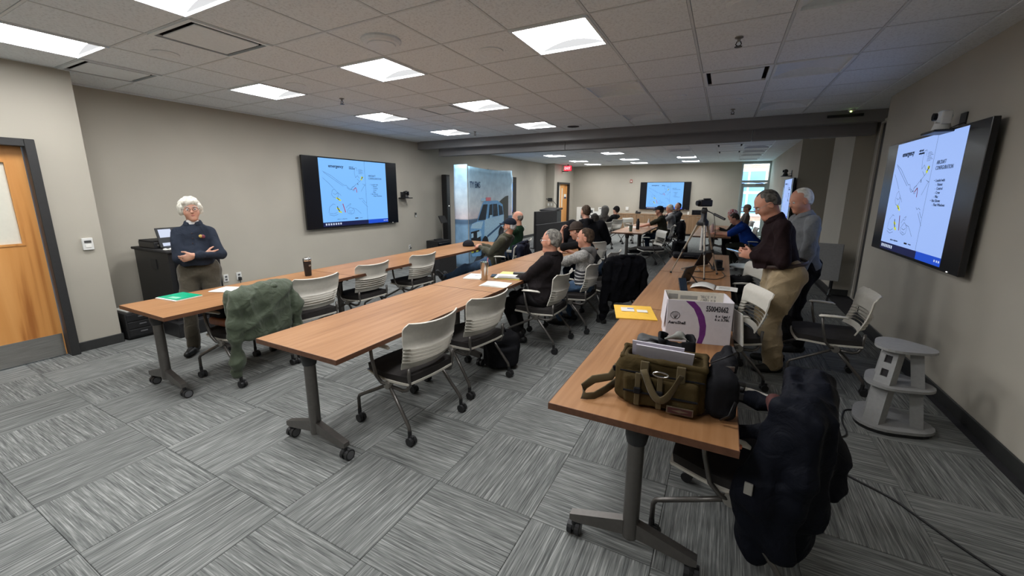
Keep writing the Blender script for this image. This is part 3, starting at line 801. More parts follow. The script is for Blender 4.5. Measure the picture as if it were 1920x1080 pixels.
chair(-1.935, 2.905, L90-.18, 'grey-white slatted chair with a black backpack under it', 'chairs at the middle tables')
chair(-1.725, 4.085, L90, 'slatted chair under the grey-haired man in black fleece', 'chairs at the middle tables')
chair(-1.61, 4.86, L90, 'slatted chair under the person in grey striped hoodie', 'chairs at the middle tables')
chair(-1.62, 6.02, L90-.1, 'slatted chair under the person in the brown knit hat', 'chairs at the middle tables')
chair(-1.29, 5.47, .85, 'slatted chair with a black jacket over its back', 'chairs at the middle tables')
chair(-3.89, 2.06, L90+.1, 'slatted chair draped with the green bomber jacket', 'chairs at the left tables')
chair(-3.87, 2.70, L90-.12, 'pale slatted chair just behind the green bomber jacket', 'chairs at the left tables')
chair(-3.97, 3.55, L90-.05, 'pale slatted empty chair midway along the left tables', 'chairs at the left tables')
chair(-3.93, 4.46, L90-.08, 'pale slatted empty chair closest to the reclining man', 'chairs at the left tables')
chair(-3.20, 6.02, L90+.12, 'slatted chair under the reclining man in the dark cap', 'chairs at the left tables')
chair(-3.42, 6.72, L90+.12, 'slatted chair under the bald man in dark green', 'chairs at the left tables')
chair(.15, 2.06, L90-.22, 'slatted chair buried under the big navy coat', 'chairs at the right tables')
chair(.10, 4.06, L90+.33, 'pale slatted chair just left of the tan trousers', 'chairs at the right tables')
chair(.17, 5.55, L90+.35, 'pale slatted chair beyond the tan trousers, by the tripod', 'chairs at the right tables')
chair(.91, 4.46, L90-.02, 'pale slatted chair pushed against the right wall under the screen', 'chairs along the right wall')
chair(-2.10, 7.28, .35, 'pale slatted chair under the man in the black hoodie', 'chairs in the far room')
chair(-3.30, 12.35, L90-.5, 'slatted chair under the person with raised grey hood', 'chairs in the far room')
chair(-3.28, 13.75, L90-.5, 'slatted chair under the person in black knit hat', 'chairs in the far room')
chair(-2.72, 14.5, L90+2.6, 'empty pale slatted chair at the head of the far table', 'chairs in the far room')
chair(-1.42, 11.75, L90, 'slatted chair under the man in the dark cap and olive shirt', 'chairs in the far room')
chair(-1.36, 13.0, L90, 'slatted chair under the white-haired man in grey', 'chairs in the far room')
chair(-1.4, 14.25, L90+.3, 'slatted chair under the bearded man below the far screen', 'chairs in the far room')
chair(-1.42, 9.75, L90+.55, 'empty slatted chair with grey-blue back at the near corner of the far table', 'chairs in the far room')
chair(.62, 10.45, L90, 'slatted chair under the man in the blue polo', 'chairs in the far room')
chair(.50, 11.9, L90+.1, 'slatted chair under the person in the red plaid headwear', 'chairs in the far room')
chair(.55, 14.6, L90+.2, 'slatted chair under the man in the tan cap by the glass door', 'chairs in the far room')
chair(-2.78, 9.75, L90-.6, 'slatted chair under the dark-haired person far behind the black hoodie', 'chairs in the far room')
# ================================================================ wall televisions with the slide
def slide_mats(k, bgc, s):
    emit('slide_bg_'+k, bgc, s); emit('task_dark_'+k, (.004, .01, .10, 1), .6*s); emit('task_blue_'+k, (.01, .09, .75, 1), .8*s)
slide_mats('blue', (.20, .50, 1, 1), 1.02); slide_mats('pale', (.36, .53, 1, 1), .92)
plain('slide_line', (.02, .05, .12, 1), .9); plain('slide_red', (.5, .03, .08, 1), .9)
emit('slide_yellow', (.75, .85, .03, 1), .8); emit('slide_pink', (.95, .45, .75, 1), .8)
def poly(mb, pts, w, T):
    """ribbon along pts given in slide fractions"""
    P = [Vector(T(*p)) for p in pts]
    for a, c in zip(P, P[1:]):
        d = (c-a)
        if d.length < 1e-6: continue
        n = Vector((-d.z, 0, d.x)).normalized()*w/2
        mb.add([a-n, c-n, c+n, a+n], [(0, 1, 2, 3)])
def tv(label, loc, rz, W, Hh, k, grp='wall screens showing the slide', slide=True):
    t = thing('wall_television', label, 'television', loc, rz, grp)   # front faces local -Y, back at y = 0
    D = .09
    b = MB(); b.box((0, -.03, 0), (W*.72, .06, Hh*.7), b=.008); b.build('back_housing', 'black_plastic', t)
    b = MB(); b.box((0, -D+.022, 0), (W, .044, Hh), b=.004); b.build('bezel', 'tv_black', t)
    y = -D-.001
    sw = Hh*.96*4/3; sh_ = Hh*.96; x0 = -sw/2; z0 = -sh_/2+.004; z1 = z0+sh_; tz = z0+sh_*.065
    b = MB(); b.quad((x0, y, tz), (x0+sw, y, tz), (x0+sw, y, z1), (x0, y, z1)); b.build('slide', 'slide_bg_'+k, t)
    b = MB(); b.quad((x0, y, z0), (x0+sw*.66, y, z0), (x0+sw*.66, y, tz), (x0, y, tz)); tk = b.build('taskbar', 'task_dark_'+k, t)
    b = MB(); b.quad((x0+sw*.66, y, z0), (x0+sw, y, z0), (x0+sw, y, tz), (x0+sw*.66, y, tz)); b.build('taskbar_end', 'task_blue_'+k, tk)
    b = MB(); yy = y-.0015
    for i in range(7):
        u = .03+.033*i
        q = lambda a, c: (x0+sw*a, yy, z0+(tz-z0)*c)
        b.add([q(u, .3), q(u+.02, .3), q(u+.02, .75), q(u, .75)], [(0, 1, 2, 3)])
    for u in (.92, .95, .975): b.add([q(u, .4), q(u+.015, .4), q(u+.015, .65), q(u, .65)], [(0, 1, 2, 3)])
    b.build('taskbar_icons', emit('icon_white', (.7, .8, 1, 1), .8), tk)
    y -= .0012
    TT = lambda u, v: (x0+sw*u, y, tz+(z1-tz)*v)
    lw = sh_*.0033
    b = MB()
    poly(b, [(.648, .0), (.648, 1)], lw*1.1, TT)
    for pts in ([(.045, .80), (.15, .74), (.24, .66), (.33, .585)], [(.055, .785), (.2, .665), (.31, .575)], [(.04, .70), (.12, .61), (.17, .545)], [(.33, .585), (.355, .59), (.38, .55), (.43, .52)], [(.36, .555), (.40, .515), (.44, .53)],
                [(.43, .545), (.56, .66), (.60, .70)], [(.57, .49), (.64, .61)], [(.60, .62), (.645, .60)], [(.45, .50), (.43, .53), (.44, .56), (.475, .575)], [(.45, .50), (.475, .51)],
                [(.53, .38), (.55, .36), (.57, .375), (.60, .36)], [(.575, .33), (.66, .22)], [(.595, .345), (.64, .29)], [(.42, .21), (.47, .20), (.50, .17), (.55, .115)],
                [(.50, .72), (.485, .80), (.495, .88), (.525, .885), (.53, .83)], [(.50, .72), (.53, .755), (.56, .71)], [(.52, .70), (.56, .66)], [(.15, .50), (.14, .44), (.16, .40), (.20, .38), (.23, .41), (.23, .47), (.20, .50), (.18, .53), (.15, .50)], [(.16, .46), (.19, .44), (.22, .46)], [(.21, .47), (.25, .45), (.27, .42)],
                [(.085, .15), (.10, .24), (.15, .29), (.18, .28)], [(.09, .145), (.15, .13), (.20, .15)], [(.09, .12), (.15, .10), (.21, .12)],
                [(.33, .22), (.36, .26), (.38, .25)], [(.34, .17), (.35, .13), (.40, .11), (.44, .13), (.45, .18), (.42, .21), (.39, .23), (.36, .20), (.34, .17)], [(.36, .17), (.40, .16), (.43, .18)], [(.37, .14), (.41, .13)], [(.39, .25), (.40, .29), (.37, .27)]): poly(b, pts, lw, TT)
    for i in range(7): poly(b, [(.55, .86-.012*i), (.60+.015*(i % 3), .86-.012*i)], lw*.8, TT)
    b.build('line_drawing', 'slide_line', t)
    b = MB(); y -= .0006
    poly(b, [(.455, .515), (.49, .555), (.50, .53), (.505, .47)], lw*3.4, TT); poly(b, [(.285, .29), (.30, .22), (.315, .145)], lw*4.2, TT); b.build('red_figures', 'slide_red', t)
    b = MB()
    for c, r in (((.22, .385), .022), ((.245, .36), .018), ((.215, .22), .02), ((.24, .17), .022), ((.60, .735), .016), ((.585, .70), .012)):
        poly(b, [(c[0]-r, c[1]), (c[0]+r, c[1]-r)], sh_*.022, TT)
    b.build('yellow_figures', 'slide_yellow', t)
    b = MB(); y -= .0006
    poly(b, [(.215, .39), (.225, .36), (.24, .355)], lw*3, TT); poly(b, [(.205, .25), (.215, .20), (.235, .17)], lw*4, TT); poly(b, [(.61, .74), (.59, .70)], lw*4, TT); poly(b, [(.525, .63), (.53, .60)], lw*3, TT); poly(b, [(.45, .04), (.50, .04)], sh_*.014, TT); b.build('black_figures', 'ink', t)
    mt = lambda u, v: plane_mtx(TT(u, v), (1, 0, 0), (0, 0, 1))
    text(t, 'slide_title', 'emergency', sh_*.062, 'slide_line', mt(.125, .865), bold=.0016*sh_)
    text(t, 'slide_subtitle', 'exits and\nextinguisher', sh_*.024, 'slide_line', mt(.41, .882), bold=.001)
    text(t, 'slide_heading', 'AIRCRAFT\nCONFIGURATION', sh_*.043, 'slide_line', mt(.70, .745), scx=.82)
    text(t, 'slide_bullets', '•  Loaded with\n     -  Patient\n     -  Control\n     -  Crew\n     -  Misc\n•  Not Shown\n     -  Float Windows', sh_*.031, 'slide_line', mt(.715, .60))
    text(t, 'slide_footer', 'subject to configuration', sh_*.02, 'slide_line', mt(.19, .035))
    text(t, 'slide_footer', 'version', sh_*.02, 'slide_line', mt(.52, .035))
    b = MB(); b.box((W*.42, -D+.0, -Hh/2+.012), (.02, .006, .006)); b.build('power_light', emit('led_white', (1, 1, 1, 1), 2), t)
    return t
tv('large wall television with blue slide on the left wall', (XL, 5.91, 1.675), PI/2, 2.32, 1.30, 'blue')
tv('large wall television with pale slide on the right wall', (XR, 5.37, 1.63), -PI/2, 2.11, 1.17, 'pale')
tv('wall television over the wooden cabinets on the far wall', (-2.24, YB, 1.585), 0, 1.98, 1.12, 'blue')
tv('wall television mostly hidden behind the vehicle banner', (XL, 12.0, 1.62), PI/2, 2.15, 1.22, 'blue')
tv('narrow-angled wall television in the far room past the man in grey', (1.42, 12.2, 1.55), -PI/2, 1.7, .96, 'pale')
# ---------------------------------------------------------------- conference cameras
def ptz(label, loc, rz, white, s=1.0, bracket=.22):
    t = thing('conference_camera', label, 'camera', loc, rz)      # faces local -Y, wall at y = 0
    bm_ = 'white_plastic' if white else 'black_plastic'
    b = MB(); b.box((0, -bracket/2, -.012), (.26*s, bracket, .02), b=.006); b.box((0, -.005, .05*s), (.1*s, .012, .16*s)); b.build('wall_shelf', 'black_plastic', t)
    b = MB(); b.lathe([(.055*s, 0), (.06*s, .008), (.05*s, .05*s), (.05*s, .055*s)], (0, -bracket*.6, 0), 18); b.build('base', bm_, t, auto=40)
    b = MB(); 
    for q in (-1, 1): b.box((q*.062*s, -bracket*.6, .095*s), (.02*s, .06*s, .1*s), b=.008)
    b.build('yoke', bm_, t)
    b = MB(); b.sphere((0, -bracket*.6, .11*s), .052*s, 16, 10, (1, 1.05, .95)); b.build('head', 'lamp_white' if white else 'black_plastic', t, smooth=True)
    b = MB(); b.cyl((0, -bracket*.6-.04*s, .11*s), (0, -bracket*.6-.065*s, .11*s), .03*s, n=16); b.build('lens', 'tv_black', t)
    b = MB(); b.tube([(.06*s, -bracket*.45, .01), (.1*s, -bracket*.3, .03), (.09*s, -.02, .05)], .005, 6); b.build('cable', 'black_plastic', t)
    return t
ptz('white pan-tilt camera on black shelf above the right television', (XR, 5.0, 2.205), -PI/2, True, 1.05)
ptz('black pan-tilt camera on small shelf right of the left television', (XL, 7.32, 1.58), PI/2, False, .95)
ptz('black pan-tilt camera above the far-room television by the man in grey', (1.42, 12.6, 2.12), -PI/2, False, 1.0)
# ================================================================ pop-up banner with rescue vehicle
bn = thing('popup_banner', 'tall blue fabric pop-up banner picturing a light-blue ambulance car', 'banner', (-5.0, 7.65, 0))
BH = 2.24; BL = 2.12
def sky():
    t = NT('banner_print'); t.set((.5, .6, .7, 1), .6)
    tc = t.n('ShaderNodeTexCoord'); sx = t.n('ShaderNodeSeparateXYZ'); t.l(tc.outputs['Object'], sx.inputs[0])
    mr = t.n('ShaderNodeMapRange'); mr.inputs['From Max'].default_value = 2.3; t.l(sx.outputs[2], mr.inputs['Value'])
    c = t.ramp(mr.outputs[0], [(.0, (.22, .36, .50, 1)), (.42, (.22, .38, .54, 1)), (.44, (.10, .18, .28, 1)), (.475, (.11, .20, .31, 1)), (.485, (.74, .66, .68, 1)), (.62, (.68, .77, .82, 1)), (1, (.38, .70, .93, 1))])
    nz = t.n('ShaderNodeTexNoise'); nz.inputs['Scale'].default_value = 7; nz.inputs['Detail'].default_value = 5; t.l(tc.outputs['Object'], nz.inputs['Vector'])
    mx = t.n('ShaderNodeMix', data_type='RGBA', blend_type='MULTIPLY')
    r2 = t.ramp(nz.outputs[0], [(.3, (.72, .76, .80, 1)), (.65, (1, 1, 1, 1))])
    mx.inputs['Factor'].default_value = .8; t.l(c, mx.inputs['A']); t.l(r2, mx.inputs['B']); t.l(mx.outputs['Result'], t.b.inputs['Base Color']); MATS['banner_print'] = t.m
sky()
def wave(y, z): return .002*math.sin(y*7+z*3)+.014*math.sin(z*17-y*3.5)*max(0, (y-1.0)/.9)*max(0, min(1, (z-1.55)/.2))
b = MB(); b.grid(lambda u, v: (wave(u*BL, v*BH), u*BL, .02+v*(BH-.035*math.sin(PI*u))), 24, 24, .006); b.build('front_panel', 'banner_print', bn, smooth=True)
b = MB(); b.grid(lambda u, v: (-.36+.36*u+.012, -.05-.02*math.sin(u*PI)-.008*math.sin(v*11+u*5), .02+v*(BH+.03)), 8, 24, .006); b.build('end_panel', 'banner_print', bn, smooth=True)
b = MB()
for i in range(3):
    for x in (-.32, -.03): b.cyl((x, .06+.85*i, .02), (x, .06+.85*i, BH-.05), .008, n=6)
for i in range(2):
    for z in (.05, .8, 1.55): 
        b.cyl((-.03, .06+.85*i, z), (-.03, .91+.85*i, z+.7), .006, n=6); b.cyl((-.03, .91+.85*i, z), (-.03, .06+.85*i, z+.7), .006, n=6)
b.build('folding_frame', 'steel_light', bn)
X_ = .022
def art(name, mat, pts, off=0.0):
    b = MB(); b.add([(.006+off*2.2, p[0], p[1]) for p in pts], [tuple(range(len(pts)))]); return b.build(name, mat, bn)
plain('van_blue', (.20, .47, .80, 1), .5); plain('van_pale', (.46, .72, .95, 1), .5); plain('van_glass', (.015, .03, .05, 1), .3); plain('van_dark', (.01, .012, .018, 1), .6); plain('van_yellow', (.62, .68, .07, 1), .5); plain('dune', (.10, .11, .10, 1), .9); plain('van_stripe', (.03, .10, .22, 1), .5); plain('road_dark', (.05, .06, .075, 1), .8); plain('beacon_red', (.85, .25, .30, 1), .5)
art('dune_print', 'dune', [(1.35, .8), (1.88, .8), (1.88, 1.62), (1.72, 1.60), (1.5, 1.52), (1.25, 1.40), (1.15, 1.3)])
art('road_print', 'road_dark', [(.05, .03), (1.88, .03), (1.88, .88), (1.2, .80), (.9, .7)])
art('van_body', 'van_blue', [(.04, .36), (.04, .92), (.1, 1.0), (.32, 1.04), (.58, 1.45), (.66, 1.5), (1.3, 1.5), (1.56, 1.40), (1.62, 1.1), (1.63, .85), (1.5, .72), (1.0, .42), (.8, .30), (.45, .22), (.1, .25)], .002)
art('van_side', 'van_pale', [(.62, .50), (.66, 1.07), (1.62, 1.14), (1.62, .84), (1.45, .70), (1.0, .46)], .004)
art('van_hood', 'van_pale', [(.05, .90), (.1, .99), (.34, 1.03), (.6, 1.03), (.5, .86)], .004)
art('windscreen', 'van_glass', [(.36, 1.06), (.60, 1.42), (.80, 1.42), (.70, 1.06)], .005)
art('side_window', 'van_glass', [(.84, 1.10), (.90, 1.41), (1.02, 1.42), (1.02, 1.11)], .006)
art('side_window', 'van_glass', [(1.06, 1.12), (1.06, 1.42), (1.26, 1.42), (1.30, 1.13)], .006)
art('side_window', 'van_glass', [(1.38, 1.14), (1.34, 1.40), (1.52, 1.35), (1.57, 1.15)], .006)
art('side_stripe', 'van_stripe', [(.75, .62), (.76, .68), (1.62, .98), (1.62, .93)], .007)
art('grille_print', 'van_dark', [(.05, .52), (.05, .82), (.4, .84), (.48, .60), (.42, .52)], .006)
art('headlamp', 'van_pale', [(.30, .66), (.30, .80), (.46, .82), (.5, .70)], .008)
art('headlamp', 'van_pale', [(.05, .68), (.05, .78), (.14, .79), (.14, .69)], .008)
for i in range(4): art('chevron', 'van_yellow' if i % 2 == 0 else 'van_dark', [(.04+.1*i, .34), (.09+.1*i, .50), (.19+.1*i, .51), (.14+.1*i, .34)], .008)
art('beacon', 'beacon_red', [(.72, 1.5), (.72, 1.58), (.95, 1.58), (.95, 1.5)], .006)
art('beacon', 'van_pale', [(.5, 1.5), (.52, 1.56), (.7, 1.57), (.7, 1.5)], .006)
art('wing_mirror', 'van_pale', [(.86, 1.07), (.88, 1.16), (1.0, 1.16), (1.0, 1.07)], .009)
for y, z, r in ((.66, .38, .30), (1.45, .66, .2)):
    art('wheel_arch', 'van_dark', [(y+r*.62*math.cos(2*PI*i/20), z+r*math.sin(2*PI*i/20)) for i in range(20)], .009)
    art('wheel_hub', 'road_dark', [(y+r*.36*math.cos(2*PI*i/16), z-.03+r*.6*math.sin(2*PI*i/16)) for i in range(16)], .011)
text(bn, 'banner_lettering', 'TY EMS', .19, 'van_stripe', plane_mtx((X_+.012, .01, 1.80), (0, 1, 0), (0, 0, 1)), scx=.72, bold=.004)
# ================================================================ speakers, stands, black column
o = thing('column_speaker', 'tall slim black column standing left of the vehicle banner', 'speaker', (XL+.12, 8.87, 0), PI/2)
b = MB(); b.box((0, 0, 1.08), (.17, .14, 2.14), b=.01); b.build('cabinet', 'black_matte', o)
b = MB(); b.box((0, -.074, 1.2), (.13, .006, 1.8)); b.build('grille', 'black_plastic', o)
b = MB(); b.sphere((.01, -.078, 1.35), .012, 8, 6); b.build('indicator_light', 'led_white', o)
o = thing('floor_speaker', 'boxy black speaker on floor by the left wall, left of the black column', 'speaker', (-6.25, 8.15, 0), PI/2)
b = MB(); b.box((0, 0, .27), (.52, .36, .52), b=.02); b.build('cabinet', 'black_plastic', o)
b = MB(); b.box((0, -.183, .26), (.44, .012, .42), b=.004); b.build('grille', 'tv_black', o)
b = MB(); b.box((0, 0, .545), (.3, .05, .035), b=.01); b.build('carry_handle', 'rubber', o)
o = thing('music_stand', 'thin black stand with a square tilted plate in front of the black column', 'stand', (-6.28, 8.38, 0), PI/2)
b = MB(); b.lathe([(.15, 0), (.15, .015), (.02, .03), (.01, .04)], n=20); b.build('base', 'black_plastic', o)
b = MB(); b.cyl((0, 0, .03), (0, 0, .98), .01, n=8); b.build('pole', 'steel_light', o)
b = MB(); b.box((0, -.02, 1.03), (.26, .02, .2), RX(-.5), b=.004); b.build('plate', 'black_matte', o)
o = thing('stage_monitor', 'low black wedge speaker on the floor under the far left table', 'speaker', (-5.25, 6.9, 0), PI/2)
b = MB(); b.prism([(-.2, 0), (.2, 0), (.2, .12), (.02, .36), (-.2, .36)], -.3, .3, Matrix(((0, 0, 1), (1, 0, 0), (0, 1, 0)))); b.build('cabinet', 'black_matte', o)
b = MB(); b.grid(lambda u, v: (-.26+.52*u, .195-.165*v, .135+.215*v), 4, 4, .006); b.build('grille', 'rubber', o)
# ---------------------------------------------------------------- black panels and lectern in the far room
o = thing('privacy_panel', 'low black freestanding panel behind the beanie-wearing person', 'panel', (-4.40, 11.55, 0), -.12)
b = MB(); b.box((0, 0, .42), (.06, 2.5, .80), b=.01); b.build('panel', 'black_matte', o)
b = MB()
for y in (-1.0, 1.0): b.box((0, y, .015), (.4, .06, .03), b=.006)
b.build('foot', 'black_plastic', o)
o = thing('privacy_panel', 'taller black panel beside the grey lectern', 'panel', (-4.90, 11.9, 0), -.12, None)
b = MB(); b.box((0, 0, .58), (.08, 1.35, 1.12), b=.01); b.build('panel', 'black_matte', o)
b = MB()
for y in (-.55, .55): b.box((0, y, .015), (.44, .06, .03), b=.006)
b.build('foot', 'black_plastic', o)
o = thing('lectern', 'dark grey lectern with a thin gooseneck microphone by the far door', 'lectern', (-5.15, 12.95, 0), -.2)
b = MB(); b.box((0, 0, .58), (.5, .5, 1.1), b=.01); b.build('cabinet', plain('lectern_grey', (.06, .06, .057, 1), .5), o)
b = MB(); b.box((0, 0, 1.15), (.58, .56, .04), RX(.12), b=.008); b.build('reading_top', 'black_matte', o)
b = MB(); b.tube([(.15, .1, 1.17), (.15, .08, 1.3), (.08, .0, 1.42), (-.06, -.1, 1.48)], .008, 6); b.cyl((-.05, -.09, 1.476), (-.12, -.14, 1.50), .016, n=8); b.build('gooseneck_microphone', 'black_plastic', o)
# ---------------------------------------------------------------- AV cart, laptop and bits behind the woman
o = thing('equipment_cart', 'black equipment cabinet against the left wall behind the woman', 'cabinet', (-6.02, 2.52, 0), PI/2)
b = MB(); b.box((0, 0, .56), (.54, .84, .86), b=.006); b.build('body', 'black_plastic', o)
b = MB(); b.box((0, 0, 1.005), (.58, .9, .03), b=.006); b.build('top', 'black_matte', o)
b = MB(); b.box((0, -.04, .09), (.66, 1.0, .17), b=.01); b.build('base', 'black_plastic', o)
b = MB(); b.box((.01, -.425, .56), (.46, .012, .76), b=.004); dr = b.build('door', 'tv_black', o)
b = MB(); b.cyl((-.12, -.435, .52), (-.12, -.445, .52), .022, n=14); b.build('lock', 'steel_light', dr)
b = MB(); b.box((-.02, -.433, .66), (.06, .006, .04)); b.build('badge', plain('gold', (.45, .3, .06, 1), .3, .8), dr)
b = MB()
for sx in (-.273, .273): b.box((sx, -.05, .84), (.008, .14, .12), b=.002)
b.build('side_grip', 'rubber', o)
lp = thing('laptop', 'open black laptop on the cabinet showing two white windows', 'laptop', (-5.78, 2.50, 1.02), PI/2+.12)
b = MB(); b.box((0, 0, .01), (.36, .25, .018), b=.004); b.build('base', 'black_plastic', lp)
b = MB(); b.grid(lambda u, v: (-.16+.32*u, -.06+.13*v, .0205), 12, 5, .002, holes=lambda i, j: False); b.build('keyboard', 'rubber', lp)
R_ = RX(-.28); C_ = Vector((0, .16, .125))
b = MB(); b.box(C_, (.36, .012, .24), R_, b=.003); b.build('lid', 'black_plastic', lp)
SC = emit('laptop_dark', (.012, .014, .02, 1), 1.0)
def lq(x0, x1, z0, z1, yy=-.008): return [C_+R_ @ Vector(p) for p in ((x0, yy, z0), (x1, yy, z0), (x1, yy, z1), (x0, yy, z1))]
b = MB(); b.quad(*lq(-.17, .17, -.11, .11)); sc = b.build('screen', SC, lp)
emit('laptop_white', (.62, .68, .85, 1), 1.0)
b = MB(); b.quad(*lq(-.155, -.02, .0, .1, -.009)); b.quad(*lq(.02, .15, .04, .1, -.009)); b.quad(*lq(-.15, .15, -.105, -.065, -.009)); b.build('screen_windows', 'laptop_white', sc)
o = thing('electronics_box', 'flat black electronic box with papers on it at the cabinet corner', 'electronics', (-6.12, 2.36, 1.02), PI/2)
b = MB(); b.box((0, 0, .04), (.2, .4, .075), b=.008); b.build('case', 'black_plastic', o)
b = MB(); b.box((0, .02, .085), (.19, .36, .016), b=.004); b.build('lid', 'black_matte', o)
b = MB()
for i in range(4): b.cyl((-.06+.04*i, -.198, .04), (-.06+.04*i, -.21, .04), .01, n=8)
b.build('knobs', 'steel_light', o)
o = thing('tissue_packet', 'crumpled white packet on the cabinet beside the laptop', 'packet', (-5.68, 2.34, 1.021), PI/2+.3)
b = MB(); b.grid(lambda u, v: (-.08+.16*u, -.045+.09*v, .012+.012*math.sin(u*9)*math.sin(v*7)), 10, 6, .01); b.build('wrapper', 'paper', o, auto=60)
o = thing('drawer_unit', 'small black plastic drawer box on floor by the wall corner', 'storage box', (-6.12, 2.02, 0), PI/2)
b = MB(); b.box((0, 0, .17), (.30, .42, .30), b=.012); b.box((0, 0, .012), (.26, .36, .024)); b.build('body', 'black_plastic', o)
for i in range(3):
    f = MB(); f.box((0, -.213, .08+.09*i), (.27, .012, .08), b=.004); q = f.build('drawer', 'rubber', o)
    f = MB(); f.box((0, -.221, .085+.09*i), (.07, .01, .016), b=.004); f.build('handle', 'wheel_grey', q)
o = thing('paper_stack', 'white papers lying on the small black drawer box', 'papers', (-6.12, 2.0, .321), PI/2+.1)
b = MB(); b.box((0, 0, .006), (.2, .28, .011)); b.build('sheets', 'paper', o)
# ---------------------------------------------------------------- grey three-legged wooden stand by the right wall
st = thing('plywood_stand', 'grey painted stand of three boards joined by slotted slanted legs, near the right wall', 'stand', (1.22, 3.74, 0), .25+PI/3)
plain('grey_paint', (.27, .27, .265, 1), .6, 0, .06)
def disc(r, z, t):
    b = MB(); out = []
    for i in range(30):
        a = 2*PI*i/30; k = r*(1+.10*math.cos(3*(a+PI/2)))
        out.append((k*math.cos(a), k*math.sin(a)))
    b.prism(out, z, z+t); return b
disc(.165, .595, .018).build('top_board', 'grey_paint', st); disc(.19, .325, .018).build('middle_board', 'grey_paint', st); disc(.225, .028, .02).build('bottom_board', 'grey_paint', st); disc(.215, .0, .027).build('plinth', 'black_plastic', st)
for i in range(3):
    a = PI/2+2*PI*i/3+PI
    u = Vector((math.cos(a), math.sin(a), 0)); w = Vector((-u.y, u.x, 0))
    for z0, z1, r0, r1, holes in ((.048, .325, .185, .145, 0), (.343, .595, .15, .11, 1)):
        f = MB()
        def pt(k, s, q): return u*(r0+(r1-r0)*k+q)+w*s+Vector((0, 0, z0+(z1-z0)*k))
        segs = [0, .2, .42, .6, .82, 1] if holes else [0, 1]
        for n, (k0, k1) in enumerate(zip(segs, segs[1:])):
            sides = [(-.05, .05)] if not (holes and n in (1, 3)) else [(-.05, -.022), (.022, .05)]
            for s0, s1 in sides:
                v = [pt(k, s, q) for k in (k0, k1) for s in (s0, s1) for q in (-.07, 0)]
                f.add(v, [(0, 1, 3, 2), (4, 6, 7, 5), (0, 4, 5, 1), (2, 3, 7, 6), (0, 2, 6, 4), (1, 5, 7, 3)])
        lg = f.build('leg', 'grey_paint', st)
        if holes:
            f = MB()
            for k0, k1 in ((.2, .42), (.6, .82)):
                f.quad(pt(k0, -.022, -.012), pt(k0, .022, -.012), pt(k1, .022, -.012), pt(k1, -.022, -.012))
            f.build('slot', 'dark_void', lg)  # dark sheet in each cutout stands in for the shade inside
# ---------------------------------------------------------------- wooden cabinets along the far wall
for i in range(4):
    x = -3.66+.86*i
    cb = thing('base_cabinet', ['leftmost wooden base cabinet along the far wall', 'wooden base cabinet behind the olive-shirted man', 'wooden base cabinet right below the far television', 'rightmost wooden base cabinet, behind the tripod'][i], 'cabinet', (x, 18.1, 0), 0, 'far wall cabinets')
    b = MB(); b.box((0, 0, .44), (.855, .56, .72)); b.build('body', 'cabinet_wood', cb)
    b = MB(); b.box((0, .02, .04), (.855, .5, .08)); b.build('toe_kick', 'baseboard', cb)
    for s in (-1, 1):
        f = MB(); f.box((s*.2135, -.289, .44), (.42, .018, .70), b=.002); q = f.build('door', 'cabinet_wood', cb)
        f = MB(); f.box((s*.2135, -.303, .755), (.12, .012, .012), b=.003); f.build('handle', 'steel_light', q)
b = MB(); b.box((-2.37, 18.1, .82), (3.5, .6, .035), b=.004); o = b.build('countertop', 'cabinet_wood'); tag(o, 'long wooden countertop over the far wall cabinets', 'countertop')
def small_box(name, lab, cat, loc, size, mat, part, mat2, psize, poff):
    o = thing(name, lab, cat, loc)
    b = MB(); b.box((0, 0, size[2]/2), size, b=.01); b.build('body', mat, o)
    b = MB(); b.box(poff, psize, b=.002); b.build(part, mat2, o); return o
small_box('desk_phone', 'dark desk phone on the far countertop left of the screen', 'telephone', (-3.2, 18.0, .8385), (.2, .2, .08), 'black_plastic', 'handset', 'rubber', (.05, .2, .05), (-.06, 0, .1))
small_box('control_screen', 'small black tilted control panel on the far countertop right of the screen', 'control panel', (-.95, 18.0, .8385), (.34, .12, .2), 'black_plastic', 'display', 'tv_black', (.3, .01, .16), (0, -.062, .1))
small_box('cup', 'small pale cup on the far countertop beside the control panel', 'cup', (-1.25, 18.0, .8385), (.06, .06, .12), 'paper', 'lid', 'white_plastic', (.065, .065, .02), (0, 0, .12))
# white castle-shaped sign board on the floor near the far door
o = thing('cutout_board', 'white castle-shaped board with dark lettering at the back left of the far room', 'sign board', (-5.1, 17.4, 0), .05)
b = MB(); b.prism([(-.6, 0), (.6, 0), (.6, 1.18), (.54, 1.10), (.34, 1.10), (.34, .92), (.16, .92), (.16, 1.06), (-.16, 1.06), (-.16, .92), (-.28, .92), (-.28, 1.1), (-.6, 1.1)], -.02, .02, RX(PI/2)); b.build('board', 'paper', o)
b = MB(); b.box((0, -.022, .92), (.22, .004, .12)); b.build('emblem', 'lectern_grey', o)
text(o, 'board_lettering', 'ESSEX', .22, 'ink', plane_mtx((-.42, -.024, .62), (1, 0, 0), (0, 0, 1)), bold=.006)
b = MB(); b.box((0, .14, .3), (.5, .26, .6)); b.build('strut', 'paper', o)
